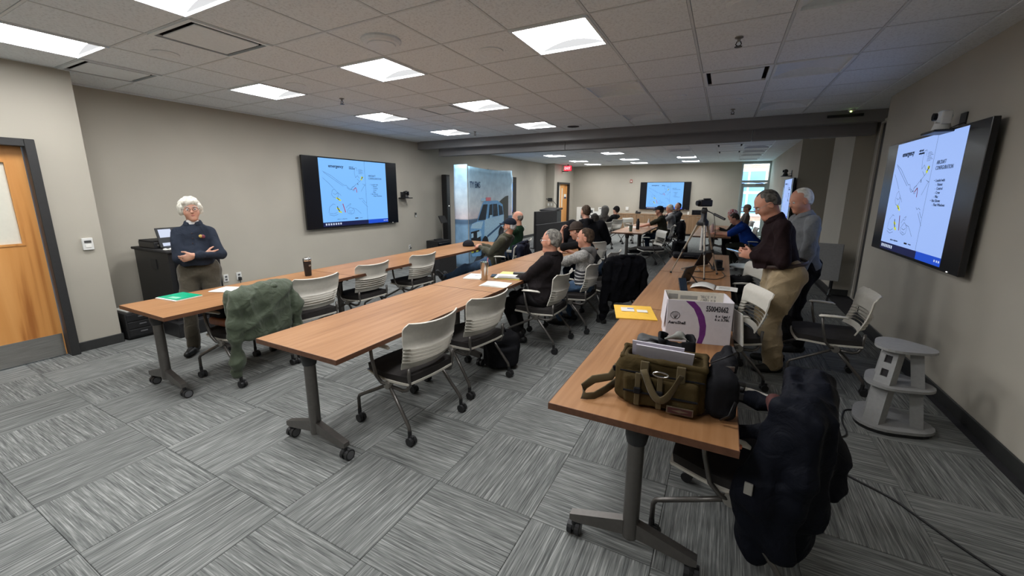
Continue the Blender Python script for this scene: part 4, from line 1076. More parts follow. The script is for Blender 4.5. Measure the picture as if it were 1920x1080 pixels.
# exit sign
o = thing('exit_sign', 'red glowing exit sign over the far left door', 'exit sign', (-6.0, 16.9, 2.6))
b = MB(); b.box((-.12, 0, .0), (.26, .04, .03)); b.box((0, 0, .12), (.34, .06, .22), b=.008); b.build('housing', 'dark_void', o)
b = MB(); b.box((0, -.032, .12), (.32, .004, .2)); b.build('face', emit('exit_red', (1, .03, .05, 1), 2.5), o)
text(o, 'exit_lettering', 'EXIT', .15, emit('exit_text', (1, .75, .75, 1), 2.0).name, plane_mtx((-.145, -.036, .07), (1, 0, 0), (0, 0, 1)), scx=.85)
b = MB(); b.box((0, 0, .25), (.05, .05, .05)); b.build('ceiling_mount', 'dark_void', o)
# ---------------------------------------------------------------- wall plates and devices
def plate(name, lab, cat, loc, rz, w, h, mat, parts=(), group=None, t=.014):
    o = thing(name, lab, cat, loc, rz, group)
    b = MB(); b.box((0, -t/2, 0), (w, t, h), b=.003); b.build('plate', mat, o)
    for nm, pm, pc, ps in parts:
        b = MB(); b.box((pc[0], -t-.002+pc[1], pc[2]), ps, b=min(ps)*.2); b.build(nm, pm, o)
    return o
sock = [('socket', 'wheel_grey', (0, 0, .022), (.03, .006, .026)), ('socket', 'wheel_grey', (0, 0, -.022), (.03, .006, .026))]
plate('thermostat', 'white thermostat with small display between door and wall corner', 'thermostat', (XP, 1.70, 1.14), PI/2, .085, .125, 'white_plastic', [('display', 'lectern_grey', (0, 0, .025), (.055, .004, .025)), ('buttons', 'paper', (0, 0, -.02), (.045, .006, .03))], t=.025)
plate('wall_outlet', 'white outlet on the left wall just right of the woman\'s hip', 'outlet', (XL, 3.34, .40), PI/2, .07, .115, 'white_plastic', sock)
o = plate('wall_outlet', 'white outlet with black plug on the left wall near the paper', 'outlet', (XL, 3.53, .40), PI/2, .075, .12, 'white_plastic', sock)
b = MB(); b.box((0, -.03, -.04), (.04, .04, .05), b=.008); b.tube([(0, -.03, -.06), (0, -.04, -.15), (.02, -.04, -.36)], .005, 6); b.build('plug', 'rubber', o)
plate('wall_outlet', 'white outlet with dangling black cord by the middle of the left tables', 'outlet', (XL, 7.5, .40), PI/2, .07, .115, 'white_plastic', sock+[('plug', 'rubber', (.01, -.015, -.02), (.03, .03, .03))])
plate('jack_plate', 'two small dark and white jack plates below the black wall camera', 'wall plate', (XL, 7.76, 1.16), PI/2, .07, .115, 'steel_light', [('jack', 'rubber', (0, 0, .025), (.045, .006, .035)), ('jack', 'white_plastic', (0, 0, -.03), (.045, .006, .03))])
plate('wall_outlet', 'white outlet low on the left wall right of the banner', 'outlet', (XL, 14.0, .42), PI/2, .07, .115, 'white_plastic', sock)
plate('wall_outlet', 'white outlet low on the right wall behind the pushed-back chair', 'outlet', (XR, 6.5, .45), -PI/2, .07, .115, 'white_plastic', sock+[('plug', 'rubber', (0, -.015, -.01), (.03, .03, .04))])
plate('touch_panel', 'black touch panel on the jog wall before the far door', 'touch panel', (-6.42, 16.0, 1.42), 0, .2, .14, 'black_plastic', [('display', 'tv_black', (0, 0, 0), (.18, .003, .12))])
plate('light_switch', 'white light switch below the black touch panel, farther from the door', 'switch', (-6.49, 16.0, 1.22), 0, .07, .115, 'white_plastic', [('rocker', 'paper', (0, 0, 0), (.03, .006, .06))], 'switches under the touch panel')
plate('light_switch', 'white light switch below the black touch panel, closer to the door', 'switch', (-6.36, 16.0, 1.22), 0, .07, .115, 'white_plastic', [('rocker', 'paper', (0, 0, 0), (.03, .006, .06))], 'switches under the touch panel')
plate('fire_strobe', 'small red and white fire strobe on the far wall', 'alarm', (-3.64, YB, 2.2), 0, .09, .13, plain('alarm_red', (.35, .06, .04, 1), .5).name, [('lens', 'white_plastic', (0, 0, -.01), (.05, .01, .07))], t=.04)
plate('wall_box', 'small white box on the far wall above the countertop end', 'wall plate', (-3.75, YB, 1.03), 0, .12, .15, 'white_plastic', [('knob', 'paper', (0, 0, 0), (.05, .01, .05))], t=.04)
b = MB(); b.box((1.55, 8.40, .70), (.34, .09, .035), b=.004); o = b.build('ledge', 'black_plastic'); tag(o, 'short dark ledge on the grey wall pier behind the man in grey', 'shelf')
# ================================================================ things on and under the tables
TZ = TOP+.0005
def sheet(mb, c, w, d, rz, z, t=.002, curl=0.0, nu=6):
    R = RZ(rz)
    mb.grid(lambda u, v: Vector((c[0], c[1], z+t)) + R @ Vector(((u-.5)*w, (v-.5)*d, curl*math.sin(u*PI*1.5)*.5+curl*.5)), nu, 2, t)
plain('folder_green', (.0, .36, .19, 1), .35, 0, .08); plain('pad_yellow', (.78, .74, .22, 1), .7, 0, .05); plain('manila', (.80, .47, .05, 1), .6, 0, .05); plain('label_white', (.75, .72, .66, 1), .6, 0, .04)
plain('card_grey', (.30, .29, .26, 1), .6, 0, .06); plain('stainless', (.55, .53, .5, 1), .25, 1, .04); plain('screen_off', (.02, .03, .05, 1), .12)
o = thing('folder', 'bright green folder with white pages at the front end of the left tables', 'folder', (-4.325, 1.77, TZ), .1)
b = MB(); sheet(b, (0, 0), .29, .225, 0, 0, .008); b.build('pages', 'paper', o)
b = MB(); sheet(b, (.0, .008), .285, .21, 0, .0085, .002); b.build('cover', 'folder_green', o)
b = MB(); sheet(b, (.02, -.05), .12, .05, .05, .011, .0006); b.build('painted_glare', plain('folder_glare', (.25, .62, .42, 1), .3), o)  # pale green strip paints a glare onto the cover
o = thing('document', 'white printed pages on the left table behind the green bomber jacket', 'papers', (-4.235, 2.16, TZ), .35)
b = MB(); sheet(b, (0, 0), .28, .216, 0, 0, .003); sheet(b, (.02, -.012), .28, .216, .08, .0035, .002); b.build('sheets', 'paper', o)
b = MB(); sheet(b, (-.05, -.04), .10, .012, 0, .0062, .0004); sheet(b, (.04, -.02), .07, .01, 0, .0062, .0004); b.build('print', 'card_grey', o)
o = thing('travel_mug', 'black travel mug with silver rim on the left row of tables', 'mug', (-4.175, 2.985, TZ))
b = MB(); b.lathe([(.001, 0), (.034, 0), (.036, .004), (.044, .175), (.0445, .178)], n=24); b.build('body', 'black_plastic', o, auto=40)
b = MB(); b.lathe([(.0446, .172), (.046, .178), (.046, .20), (.042, .206), (.001, .206)], n=24); b.box((0, .01, .209), (.03, .03, .008), b=.003); b.build('lid', 'chrome', o, auto=40)
b = MB(); b.box((.044, .0, .12), (.004, .03, .02), b=.001); b.build('emblem', 'stainless', o)
def cap_obj(name, lab, cat, loc, rz, mat, parent_thing=None):
    o = thing(name, lab, cat, loc, rz)
    s = SDF(); s.el((0, 0, .02), (.085, .105, .095), k=.01); s.plane((0, 0, .004), (0, 0, -1)); s.mesh(.008, 'crown', mat, o)
    b = MB(); b.grid(lambda u, v: ((2*u-1)*.08*(1-.12*v*v), .075+.095*v*math.cos((2*u-1)*1.0), .018-.012*v+.0-.012*(2*u-1)**2), 10, 5, .006); b.build('visor', mat, o, smooth=True)
    return o
cloth('cap_black', (.018, .018, .022, 1), .9)
cap_obj('baseball_cap', 'black baseball cap lying on the far left table', 'cap', (-4.02, 6.12, TZ), -.9, 'cap_black')
# middle row
o = thing('steel_tumbler', 'stainless steel tumbler with pink straw on the middle table', 'tumbler', (-2.255, 3.74, TZ))
b = MB(); b.lathe([(.001, 0), (.033, 0), (.035, .004), (.037, .08), (.038, .082), (.047, .19), (.047, .2), (.044, .2), (.04, .19), (.001, .185)], n=28); b.build('body', 'stainless', o, auto=40)
b = MB(); b.lathe([(.001, .192), (.0435, .192), (.0435, .203), (.001, .203)], n=24); b.build('lid', 'glass', o, auto=40)
b = MB(); b.cyl((.015, .012, .1), (.03, .03, .245), .004, n=8); b.build('straw', plain('straw_pink', (.75, .2, .2, 1), .4), o)
o = thing('notebook', 'white spiral notebook left of the steel tumbler', 'notebook', (-2.43, 3.83, TZ), .25)
b = MB(); sheet(b, (0, 0), .2, .27, 0, 0, .012); b.build('cover', 'paper', o)
b = MB(); sheet(b, (.02, .02), .06, .02, .1, .0125, .0004); b.build('print', 'screen_off', o)
b = MB()
for i in range(12): b.cyl((-.1, -.12+.022*i, .007), (-.098, -.113+.022*i, .016), .003, n=5)
b.build('spiral', 'steel_light', o)
o = thing('mobile_phone', 'dark phone lying just behind the steel tumbler', 'phone', (-2.265, 3.98, TZ), .4)
b = MB(); b.box((0, 0, .005), (.075, .15, .009), b=.003); b.build('body', 'black_plastic', o)
b = MB(); b.box((0, 0, .0097), (.068, .14, .001)); b.build('screen', 'screen_off', o)
o = thing('legal_pad', 'yellow legal pad with written sheet on the middle table', 'pad', (-2.10, 4.07, TZ), .22)
b = MB(); sheet(b, (0, 0), .30, .40, 0, 0, .01); b.build('pad', 'pad_yellow', o)
b = MB(); sheet(b, (-.03, -.08), .24, .24, .1, .0105, .002); b.build('written_sheet', 'label_white', o)
b = MB(); sheet(b, (.02, -.155), .25, .10, .05, .013, .004, .004); b.build('grey_flap', 'card_grey', o, auto=50)
o = thing('glasses_case', 'flat black glasses case resting on the yellow pad', 'case', (-2.03, 4.16, TZ+.0105), .35+PI/2)
b = MB(); b.box((0, 0, .013), (.065, .15, .024), b=.011); b.build('shell', 'black_plastic', o)
b = MB(); b.box((.0, 0, .0135), (.0662, .12, .003)); b.build('seam', 'rubber', o)
o = thing('document', 'white loose sheets in front of the steel tumbler', 'papers', (-2.03, 3.585, TZ), .12)
b = MB(); sheet(b, (0, 0), .28, .215, 0, 0, .003); sheet(b, (.01, .01), .28, .215, .06, .0035, .002, .006); b.build('sheets', 'paper', o)
b = MB(); sheet(b, (-.02, .04), .16, .008, .06, .0088, .0004); sheet(b, (-.02, .01), .18, .008, .06, .0088, .0004); b.build('print', 'card_grey', o)
# right row: envelope, carton, bag
o = thing('envelope', 'yellow padded envelope with two white labels on the right table', 'envelope', (-.555, 3.235, TZ), .28)
b = MB(); b.grid(lambda u, v: ((u-.5)*.30, (v-.5)*.38, .007+.006*math.sin(u*PI)*math.sin(v*PI)), 8, 8, .007); b.build('sleeve', 'manila', o, auto=50)
b = MB(); b.grid(lambda u, v: (-.10+.10*u, -.02+.11*v, .0155), 3, 3, .001); b.grid(lambda u, v: (.02+.08*u, -.03+.07*v, .0155), 3, 3, .001); b.build('label', 'label_white', o)
b = MB(); b.grid(lambda u, v: (-.05+.05*u, .05+.02*v, .0163), 1, 1, .0006); b.build('stamp', plain('stamp_blue', (.12, .16, .45, 1), .6), o)
plain('carton_white', (.58, .55, .58, 1), .7, 0, .03); plain('carton_inside', (.66, .62, .52, 1), .8, 0, .04); plain('carton_purple', (.13, .02, .17, 1), .6)
BX = thing('carton', 'open white carton with purple arc and number print on the right table', 'box', (-.10, 2.86, TZ), .20)
W_, D_, H_ = .375, .27, .275; t_ = .005
b = MB(); b.box((0, -D_/2, H_/2), (W_, t_, H_)); b.build('front_panel', 'carton_white', BX)
b = MB(); b.box((0, D_/2, H_/2), (W_, t_, H_)); b.build('back_panel', 'carton_inside', BX)
b = MB(); b.box((-W_/2, 0, H_/2), (t_, D_-t_, H_)); b.box((W_/2, 0, H_/2), (t_, D_-t_, H_)); b.build('side_panel', 'carton_white', BX)
b = MB(); b.box((0, 0, .004), (W_-t_, D_-t_, .006)); b.build('bottom_panel', 'carton_inside', BX)
b = MB(); yf = -D_/2-t_/2-.0006
out = [(-.085, .272), (-.035, .272), (-.0, .235), (.03, .18), (.045, .12), (.045, .06), (.03, .0), (.0, .0), (.01, .05), (.008, .11), (-.008, .17), (-.035, .225)]
b.add([(x, yf, z) for x, z in out], [tuple(range(len(out)))]); b.build('purple_arc', 'carton_purple', BX)
fm = lambda x, z: plane_mtx((x, yf, z), (1, 0, 0), (0, 0, 1))
text(BX, 'carton_number', '550043662', .048, 'ink', fm(.055-.02, .215), scx=.58, bold=.0012)
text(BX, 'carton_contents', '6 x 1gal /\n6 x 3.78L', .022, 'ink', fm(.172, .18), align='RIGHT', bold=.0005)
text(BX, 'carton_lettering', 'AeroShell', .026, 'ink', fm(-.178, .118), scx=1.0, bold=.0008)
b = MB(); cx, cz, r = -.14, .175, .024      # scallop emblem
pts = [(cx+r*1.12*math.cos(a)*(1+.03*math.cos(9*a)), yf, cz+r*math.sin(a)*(1+.03*math.cos(9*a))) for a in [math.radians(-38+i*256/24) for i in range(25)]]+[(cx-.012, yf, cz-r*.95), (cx+.012, yf, cz-r*.95)]
b.tube(pts, .0016, 5, closed=True)
for i in range(7):
    a = math.radians(30+20*i); b.tube([(cx+.004*math.cos(a), yf, cz-r*.8), (cx+r*1.0*math.cos(a), yf, cz+r*.85*math.sin(a))], .0008, 4)
b.build('scallop_emblem', 'ink', BX)
yb = D_/2-t_/2-.0006
bmx = lambda x, z: plane_mtx((x, yb, z), (-1, 0, 0), (0, 0, -1))
text(BX, 'inside_lettering', '6 x 1gal /\n6 x 3.78L', .026, 'card_grey', bmx(.14, .225), bold=.0006)
b = MB(); b.box((-.13, yb, .235), (.06, .001, .035)); b.box((-.03, yb, .232), (.11, .001, .025)); b.build('inside_print', 'card_grey', BX)
for s in (-1, 1):
    b = MB(); b.grid(lambda u, v: (s*(W_/2+.004+.012*v), -D_/2+.02+(D_-.04)*u, H_-.19*v), 2, 4, .003); b.build('flap', 'carton_white', BX)
# olive tactical bag
cloth('olive', (.052, .036, .0135, 1), .85, 320, .3, .2); cloth('olive_strap', (.085, .063, .029, 1), .8, 400, .1, .1); cloth('bag_black', (.010, .010, .012, 1), .8, 300, .2, .2)
BG = thing('shoulder_bag', 'olive canvas shoulder bag with handles and papers sticking out, on the right table end', 'bag', (-.175, 1.835, TZ), .05)
s = SDF(); s.box((0, 0, .112), (.185, .085, .112), rad=.035, k=.02); s.box((0, -.092, .085), (.155, .028, .075), rad=.02, k=.012); s.box((-.165, 0, .10), (.035, .07, .085), rad=.025, k=.015)
s.box((0, .0, .25), (.15, .05, .07), rad=.02, k=.015, sub=True)
s.mesh(.006, 'body', 'olive', BG, noise=folds(.005, 3, 26))
s = SDF()
for sx in (-1, 1): s.rc((sx*.17, -.06, .215), (sx*.17, .06, .222), .012, .012, k=.01)
s.rc((-.17, -.062, .215), (.0, -.075, .218), .012, .013, k=.01).rc((0, -.075, .218), (.17, -.062, .207), .013, .012, k=.01).rc((-.17, .06, .226), (.17, .06, .226), .012, .012, k=.01)
s.mesh(.006, 'rim', 'olive', BG, noise=folds(.003, 5, 40))
b = MB(); b.box((0, -.122, .085), (.30, .008, .006)); b.box((0, -.098, .165), (.34, .006, .005)); b.build('zip', 'bag_black', BG)
for s_, hh in ((-1, 1), ):
    b = MB(); P_ = []
    for i in range(17):
        u = i/16; x = -.07+.15*u; z = .19-.115*math.sin(PI*u); y = -.112-.028*math.sin(PI*u); P_.append((x, y, z))
    b.tube(P_, .017, 8, flat=.16, upv=(.2, 0, 1)); b.build('handle', 'olive_strap', BG, smooth=True)
for x in (-.068, .078):
    b = MB(); b.box((x, -.098, .165), (.036, .012, .11), RX(-.1), b=.003); b.build('handle_strap', 'olive_strap', BG)
for x in (-.09, .0):
    b = MB(); b.box((x, -.124, .10), (.022, .006, .15), b=.002); st_ = b.build('webbing', 'olive_strap', BG)
    b = MB(); b.box((x, -.129, .095), (.03, .01, .03), b=.004); b.build('buckle', 'bag_black', st_)
b = MB(); b.tube([(.0+.022*math.cos(a)*1.4, -.128, .185+.011*math.sin(a)) for a in [2*PI*i/16 for i in range(16)]], .0032, 6, closed=True); b.build('carabiner', 'chrome', BG, smooth=True)
b = MB(); b.box((.085, -.123, .035), (.105, .004, .032), b=.001); q = b.build('patch', plain('patch_tan', (.12, .09, .06, 1), .8), BG)
b = MB(); b.box((.085, -.1255, .035), (.095, .002, .024)); q2 = b.build('patch_field', plain('patch_maroon', (.05, .012, .012, 1), .8), q)
b = MB(); b.add([(.05, -.127, .036), (.075, -.127, .031), (.085, -.127, .028), (.095, -.127, .031), (.12, -.127, .036), (.095, -.127, .039), (.085, -.127, .042), (.075, -.127, .039)], [tuple(range(8))]); b.build('patch_wings', 'patch_tan', BG)
b = MB(); b.box((0.0, .01, .205), (.24, .006, .13), RX(.5) @ RY(.05)); b.box((-.03, .035, .212), (.22, .005, .13), RX(.45) @ RY(.03)); b.build('papers', plain('paper_lilac', (.60, .57, .63, 1), .8, 0, .03), BG)
b = MB(); P_ = [(-.19, -.02, .15), (-.22, -.05, .10), (-.29, -.08, .085), (-.33, -.10, .05), (-.325, -.13, .018), (-.28, -.10, .012), (-.24, -.02, .02), (-.2, .02, .05)]
b.tube(P_, .019, 8, flat=.15, upv=(0, .3, 1)); b.build('shoulder_strap', 'olive_strap', BG, smooth=True)
b = MB(); b.box((-.205, -.03, .13), (.02, .014, .04), RZ(.3), b=.004); b.box((-.19, .01, .16), (.012, .03, .02), b=.003); b.build('strap_clip', 'bag_black', BG)
o = thing('camera_pouch', 'black padded pouch with straps right of the olive bag', 'pouch', (.06, 1.84, TZ), .1)
s = SDF(); s.box((0, 0, .10), (.058, .085, .10), rad=.04, k=.02); s.box((.02, -.02, .13), (.05, .06, .05), rad=.025, k=.02); s.mesh(.007, 'body', 'bag_black', o, noise=folds(.008, 8, 30))
b = MB(); b.tube([(.04, -.03, .17), (.085, -.02, .16), (.09, .02, .12), (.05, .05, .1)], .012, 6, flat=.25); b.tube([(0, -.09, .02), (.03, -.1, .05), (.05, -.07, .1)], .01, 6, flat=.25); b.build('strap', 'rubber', o, smooth=True)
b = MB(); b.box((.07, -.05, .12), (.02, .012, .03), b=.003); b.build('buckle', 'black_plastic', o)
o = thing('strap_bundle', 'tangled black bag and straps between carton and olive bag', 'bag', (.045, 2.26, TZ), .3)
s = SDF(); s.rc((-.02, -.08, .05), (.06, .10, .06), .045, .05, k=.03).rc((.03, -.1, .09), (.07, .06, .12), .03, .04, k=.03); s.mesh(.008, 'body', 'bag_black', o, noise=folds(.010, 9, 34))
b = MB(); b.tube([(-.06, -.05, .08), (.0, -.1, .14), (.06, -.06, .15), (.08, .04, .14), (.05, .12, .08)], .012, 6, flat=.25); b.build('strap', 'rubber', o, smooth=True)
b = MB(); b.box((.02, -.12, .09), (.05, .012, .03), RZ(.2), b=.004); b.build('buckle', 'steel_light', o)
o = thing('gear_case', 'small open black case with grey lining just behind the olive bag', 'case', (-.165, 2.37, TZ), .15)
s = SDF(); s.box((0, 0, .075), (.10, .075, .075), rad=.02, k=.01); s.box((0, 0, .14), (.08, .055, .05), rad=.015, k=.01, sub=True); s.mesh(.007, 'body', 'bag_black', o, noise=folds(.004, 12, 30))
s = SDF(); s.rc((-.06, -.04, .135), (.03, .02, .15), .02, .018, k=.02).rc((.02, .02, .15), (.07, -.04, .125), .018, .014, k=.02); s.mesh(.006, 'lining', plain('lining_grey', (.22, .22, .2, 1), .8).name, o, noise=folds(.006, 14, 60))
o = thing('camera_bag', 'flat grey-black bag lying left of the small open black case', 'bag', (-.31, 2.40, TZ), .1)
s = SDF(); s.box((0, 0, .05), (.075, .10, .05), rad=.03, k=.02); s.mesh(.008, 'body', plain('bag_grey', (.06, .062, .062, 1), .8).name, o, noise=folds(.006, 17, 30))
b = MB(); b.tube([(-.06, -.06, .09), (0, -.08, .12), (.06, -.05, .095)], .01, 6, flat=.3); b.build('grip', 'rubber', o, smooth=True)
o = thing('booklet', 'white booklet leaning upright against the right side of the carton', 'booklet', (.148, 2.86, TZ), .35)
b = MB(); b.box((0, 0, .105), (.006, .15, .21), RY(-.12)); b.build('cover', 'paper', o)
b = MB(); b.box((.006, -.0, .103), (.004, .14, .195), RY(-.12)); b.build('pages', 'label_white', o)
# tripod and devices
TR = thing('camera_tripod', 'silver and black tripod holding a small camera, standing on the right tables', 'tripod', (-.19, 5.10, TZ))
apex = Vector((0, 0, .62))
for fx, fy in ((-.30, .05), (.07, -.21), (.19, .19)):
    f = Vector((fx, fy, .012)); t0 = apex+Vector((fx, fy, 0)).normalized()*.045
    m1 = t0.lerp(f, .55); b = MB(); b.cyl(t0, m1, .012, .011, n=10); b.cyl(m1, f, .008, .007, n=10); lg = b.build('leg', plain('tripod_silver', (.42, .37, .30, 1), .35, .7).name, TR, auto=40)
    b = MB(); b.cyl(m1-(m1-t0).normalized()*.02, m1+(f-m1).normalized()*.02, .017, n=10); b.sphere(f, .014, 10, 6); b.cyl(t0, t0.lerp(m1, .1), .018, .016, n=10); b.build('lock_collar', 'black_plastic', lg)
b = MB(); b.cyl((0, 0, .30), (0, 0, .72), .014, n=12); b.build('center_column', plain('column_white', (.55, .55, .53, 1), .4).name, TR, auto=40)
b = MB(); b.lathe([(.05, .58), (.055, .60), (.055, .63), (.03, .66), (.03, .72)], n=16); b.box((0, 0, .745), (.06, .07, .05), b=.01); b.box((.0, 0, .775), (.05, .05, .014), b=.004); b.build('head', 'black_plastic', TR, auto=40)
b = MB(); b.cyl((.02, -.02, .75), (.10, -.07, .715), .006, n=8); b.cyl((.10, -.07, .715), (.21, -.14, .665), .013, n=10); b.build('pan_handle', 'black_plastic', TR)
b = MB(); b.tube([(.10, -.07, .715), (.12, -.05, .6), (.13, -.02, .5), (.12, 0, .42)], .003, 5); b.build('strap_cord', 'rubber', TR)
VC = thing('camcorder', 'small black video camera on top of the tripod', 'camera', (-.19, 5.10, TZ+.785), 2.2)
b = MB(); b.box((0, 0, .045), (.07, .14, .075), b=.012); b.build('body', 'black_plastic', VC)
b = MB(); b.cyl((0, .07, .045), (0, .10, .045), .028, n=16); b.build('lens', 'tv_black', VC)
b = MB(); b.box((.045, -.01, .05), (.012, .09, .055), b=.003); b.build('flip_screen', 'black_plastic', VC)
b = MB(); b.box((0, -.02, .09), (.03, .08, .014), b=.004); b.build('grip_handle', 'rubber', VC)
def slab(name, lab, loc, rz, tilt, w, h, screen, strut=True):
    o = thing(name, lab, 'tablet', loc, rz); R_ = RX(tilt)
    b = MB(); C_ = R_ @ Vector((0, 0, h/2)); b.box(C_+Vector((0, 0, .004)), (w, .014, h), R_, b=.004); b.build('shell', 'black_plastic', o)
    b = MB(); b.box(C_+R_ @ Vector((0, -.0075, 0))+Vector((0, 0, .004)), (w*.92, .001, h*.92), R_); b.build('screen', screen, o)
    if strut:
        b = MB(); p = R_ @ Vector((0, .01, h*.65)); b.tube([p, Vector((p.x, p.y+.10, .006))], .012, 6, flat=.5); b.build('stand_strut', 'rubber', o)
    return o
slab('tablet', 'black tablet on a kickstand seen edge-on before the tripod', (-.30, 4.62, TZ), 1.25+PI, -.32, .26, .19, 'screen_off')
slab('tablet', 'black tablet glowing faintly behind the tripod legs', (-.20, 5.88, TZ), 1.0+PI, -.45, .27, .2, emit('tablet_glow', (.15, .25, .3, 1), .6).name)
slab('mobile_phone', 'phone propped on the table just behind the carton', (-.265, 4.17, TZ), .5, -.5, .075, .14, 'screen_off', False)
o = thing('open_booklet', 'open white booklet lying beyond the carton', 'booklet', (-.07, 4.50, TZ), -.05)
b = MB(); b.grid(lambda u, v: (-.15+.22*u, -.12+.24*v, .004+.03*math.sin(u*PI)**.8*(1 if u < .97 else .6)), 14, 4, .004); b.build('pages', 'paper', o, smooth=True)
b = MB(); b.grid(lambda u, v: (.075+.19*u, -.09+.2*v, .004+.004*math.sin(u*3)), 4, 2, .002); b.build('loose_sheet', 'paper', o)
b = MB()
for i in range(5): b.box((.15, -.05+.025*i, .0095), (.1, .003, .0006))
b.build('print', 'card_grey', o)
o = thing('laptop_case', 'flat black laptop case on the far right table', 'case', (-.40, 6.55, TZ), .15)
s = SDF(); s.box((0, 0, .035), (.22, .16, .035), rad=.025, k=.02); s.mesh(.01, 'body', 'bag_black', o, noise=folds(.004, 21, 22))
b = MB(); b.tube([(-.07, -.16, .04), (-.05, -.19, .045), (.05, -.19, .045), (.07, -.16, .04)], .009, 6, flat=.5); b.build('carry_handle', 'rubber', o, smooth=True)
o = thing('webcam', 'small black webcam with cables behind the tripod', 'camera', (.0, 5.62, TZ), .5)
b = MB(); b.box((0, 0, .08), (.09, .07, .10), b=.014); b.box((0, 0, .02), (.12, .1, .035), b=.012); b.build('body', 'black_plastic', o)
b = MB(); b.cyl((0, -.036, .085), (0, -.05, .085), .026, n=14); b.build('lens', 'tv_black', o)
def cord(name, lab, pts, r=.004, mat='rubber'):
    from mathutils import geometry
    P_ = [Vector(p) for p in pts]; out = []
    for i in range(len(P_)-1):
        p0, p1, p2, p3 = P_[max(i-1, 0)], P_[i], P_[i+1], P_[min(i+2, len(P_)-1)]
        for k in range(6):
            t = k/6; out.append(.5*((2*p1)+(p2-p0)*t+(2*p0-5*p1+4*p2-p3)*t*t+(3*p1-p0-3*p2+p3)*t**3))
    out.append(P_[-1]); b = MB(); b.tube(out, r, 6); o = b.build(name, mat, None, smooth=True); tag(o, lab, 'cable'); return o
cord('cable', 'thin dark cable looping on the table around the tripod feet', [(-.02, 5.57, TZ+.006), (-.1, 5.4, TZ+.006), (-.3, 5.3, TZ+.006), (-.25, 5.02, TZ+.006), (-.02, 4.95, TZ+.006), (.08, 5.2, TZ+.006), (.05, 5.5, TZ+.006)])
cord('cable', 'pale looped cable on the table left of the tripod', [(-.28, 5.75, TZ+.006), (-.4, 5.5, TZ+.006), (-.36, 5.35, TZ+.006), (-.2, 5.42, TZ+.006), (-.22, 5.6, TZ+.006)], .004, 'card_grey')
cord('power_cord', 'long black cord running over the carpet from under the navy coat', [(.30, 2.95, .008), (.62, 2.98, .008), (.86, 2.83, .008), (.98, 2.74, .008), (1.05, 2.64, .008), (1.13, 2.52, .008), (1.24, 2.38, .008), (1.38, 2.22, .008)], .006)
cord('power_cord', 'short kinked black cord between the navy coat and the grey stand', [(.72, 3.28, .007), (.86, 3.34, .007), (.92, 3.42, .007), (.93, 3.6, .007), (.98, 3.80, .007), (1.04, 3.85, .007)], .005)
cord('power_cord', 'black cord dropping from the right wall outlet to the floor', [(1.695, 6.49, .44), (1.62, 6.42, .36), (1.58, 6.3, .2), (1.5, 6.1, .02), (1.3, 5.8, .008), (1.15, 5.5, .008)], .005)
# white-topped round side table beyond the chairs
o = thing('side_table', 'small round white-topped table past the pale chairs', 'table', (.36, 6.95, 0))
b = MB(); b.lathe([(.001, .60), (.20, .60), (.205, .61), (.20, .62), (.001, .62)], n=30); b.build('tabletop', 'white_plastic', o, auto=40)
b = MB(); b.lathe([(.17, 0), (.17, .015), (.06, .03), (.045, .1), (.05, .5), (.09, .6)], n=20); b.build('pedestal', 'card_grey', o, auto=40)
# far tables
def bottle(name, lab, cat, loc, prof, mat, cprof, cmat):
    o = thing(name, lab, cat, loc)
    b = MB(); b.lathe(prof, n=16); b.build('body', mat, o, auto=40)
    b = MB(); b.lathe(cprof, n=14); b.build('lid', cmat, o, auto=40); return o
bottle('water_bottle', 'tall black water bottle on the far table', 'bottle', (-1.98, 11.2, TZ), [(.001, 0), (.042, 0), (.044, .01), (.044, .2), (.03, .235), (.025, .25)], 'black_plastic', [(.027, .25), (.027, .285), (.001, .29)], 'rubber')
bottle('cup', 'grey-green cup on the near end of the far table', 'cup', (-2.03, 10.55, TZ), [(.001, 0), (.035, 0), (.045, .14), (.001, .14)], plain('cup_green', (.12, .19, .15, 1), .5).name, [(.047, .14), (.047, .155), (.001, .158)], 'lectern_grey')
bottle('water_bottle', 'clear plastic water bottle by the olive-shirted man\'s hands', 'bottle', (-1.86, 12.2, TZ), [(.001, 0), (.034, 0), (.034, .15), (.014, .2), (.014, .21)], plain('pet', (.65, .62, .6, 1), .2).name, [(.016, .21), (.016, .23), (.001, .23)], 'white_plastic')
o = thing('document', 'white sheets left of the dark bottle on the far table', 'papers', (-2.22, 11.9, TZ), .2)
b = MB(); sheet(b, (0, 0), .3, .3, 0, 0, .004); sheet(b, (.03, .04), .28, .22, .2, .0045, .003); b.build('sheets', 'paper', o)
bottle('drink_cup', 'clear drink cup with lid on the blue-shirted man\'s table', 'cup', (-.32, 11.3, TZ), [(.001, 0), (.034, 0), (.048, .17), (.001, .17)], 'pet', [(.05, .17), (.03, .21), (.001, .215)], 'white_plastic')
bottle('water_bottle', 'clear bottle with pink label on the blue-shirted man\'s table', 'bottle', (-.20, 11.1, TZ), [(.001, 0), (.036, 0), (.036, .16), (.014, .21), (.014, .22)], plain('pet_pink', (.55, .36, .33, 1), .3).name, [(.016, .22), (.016, .245), (.001, .245)], 'white_plastic')
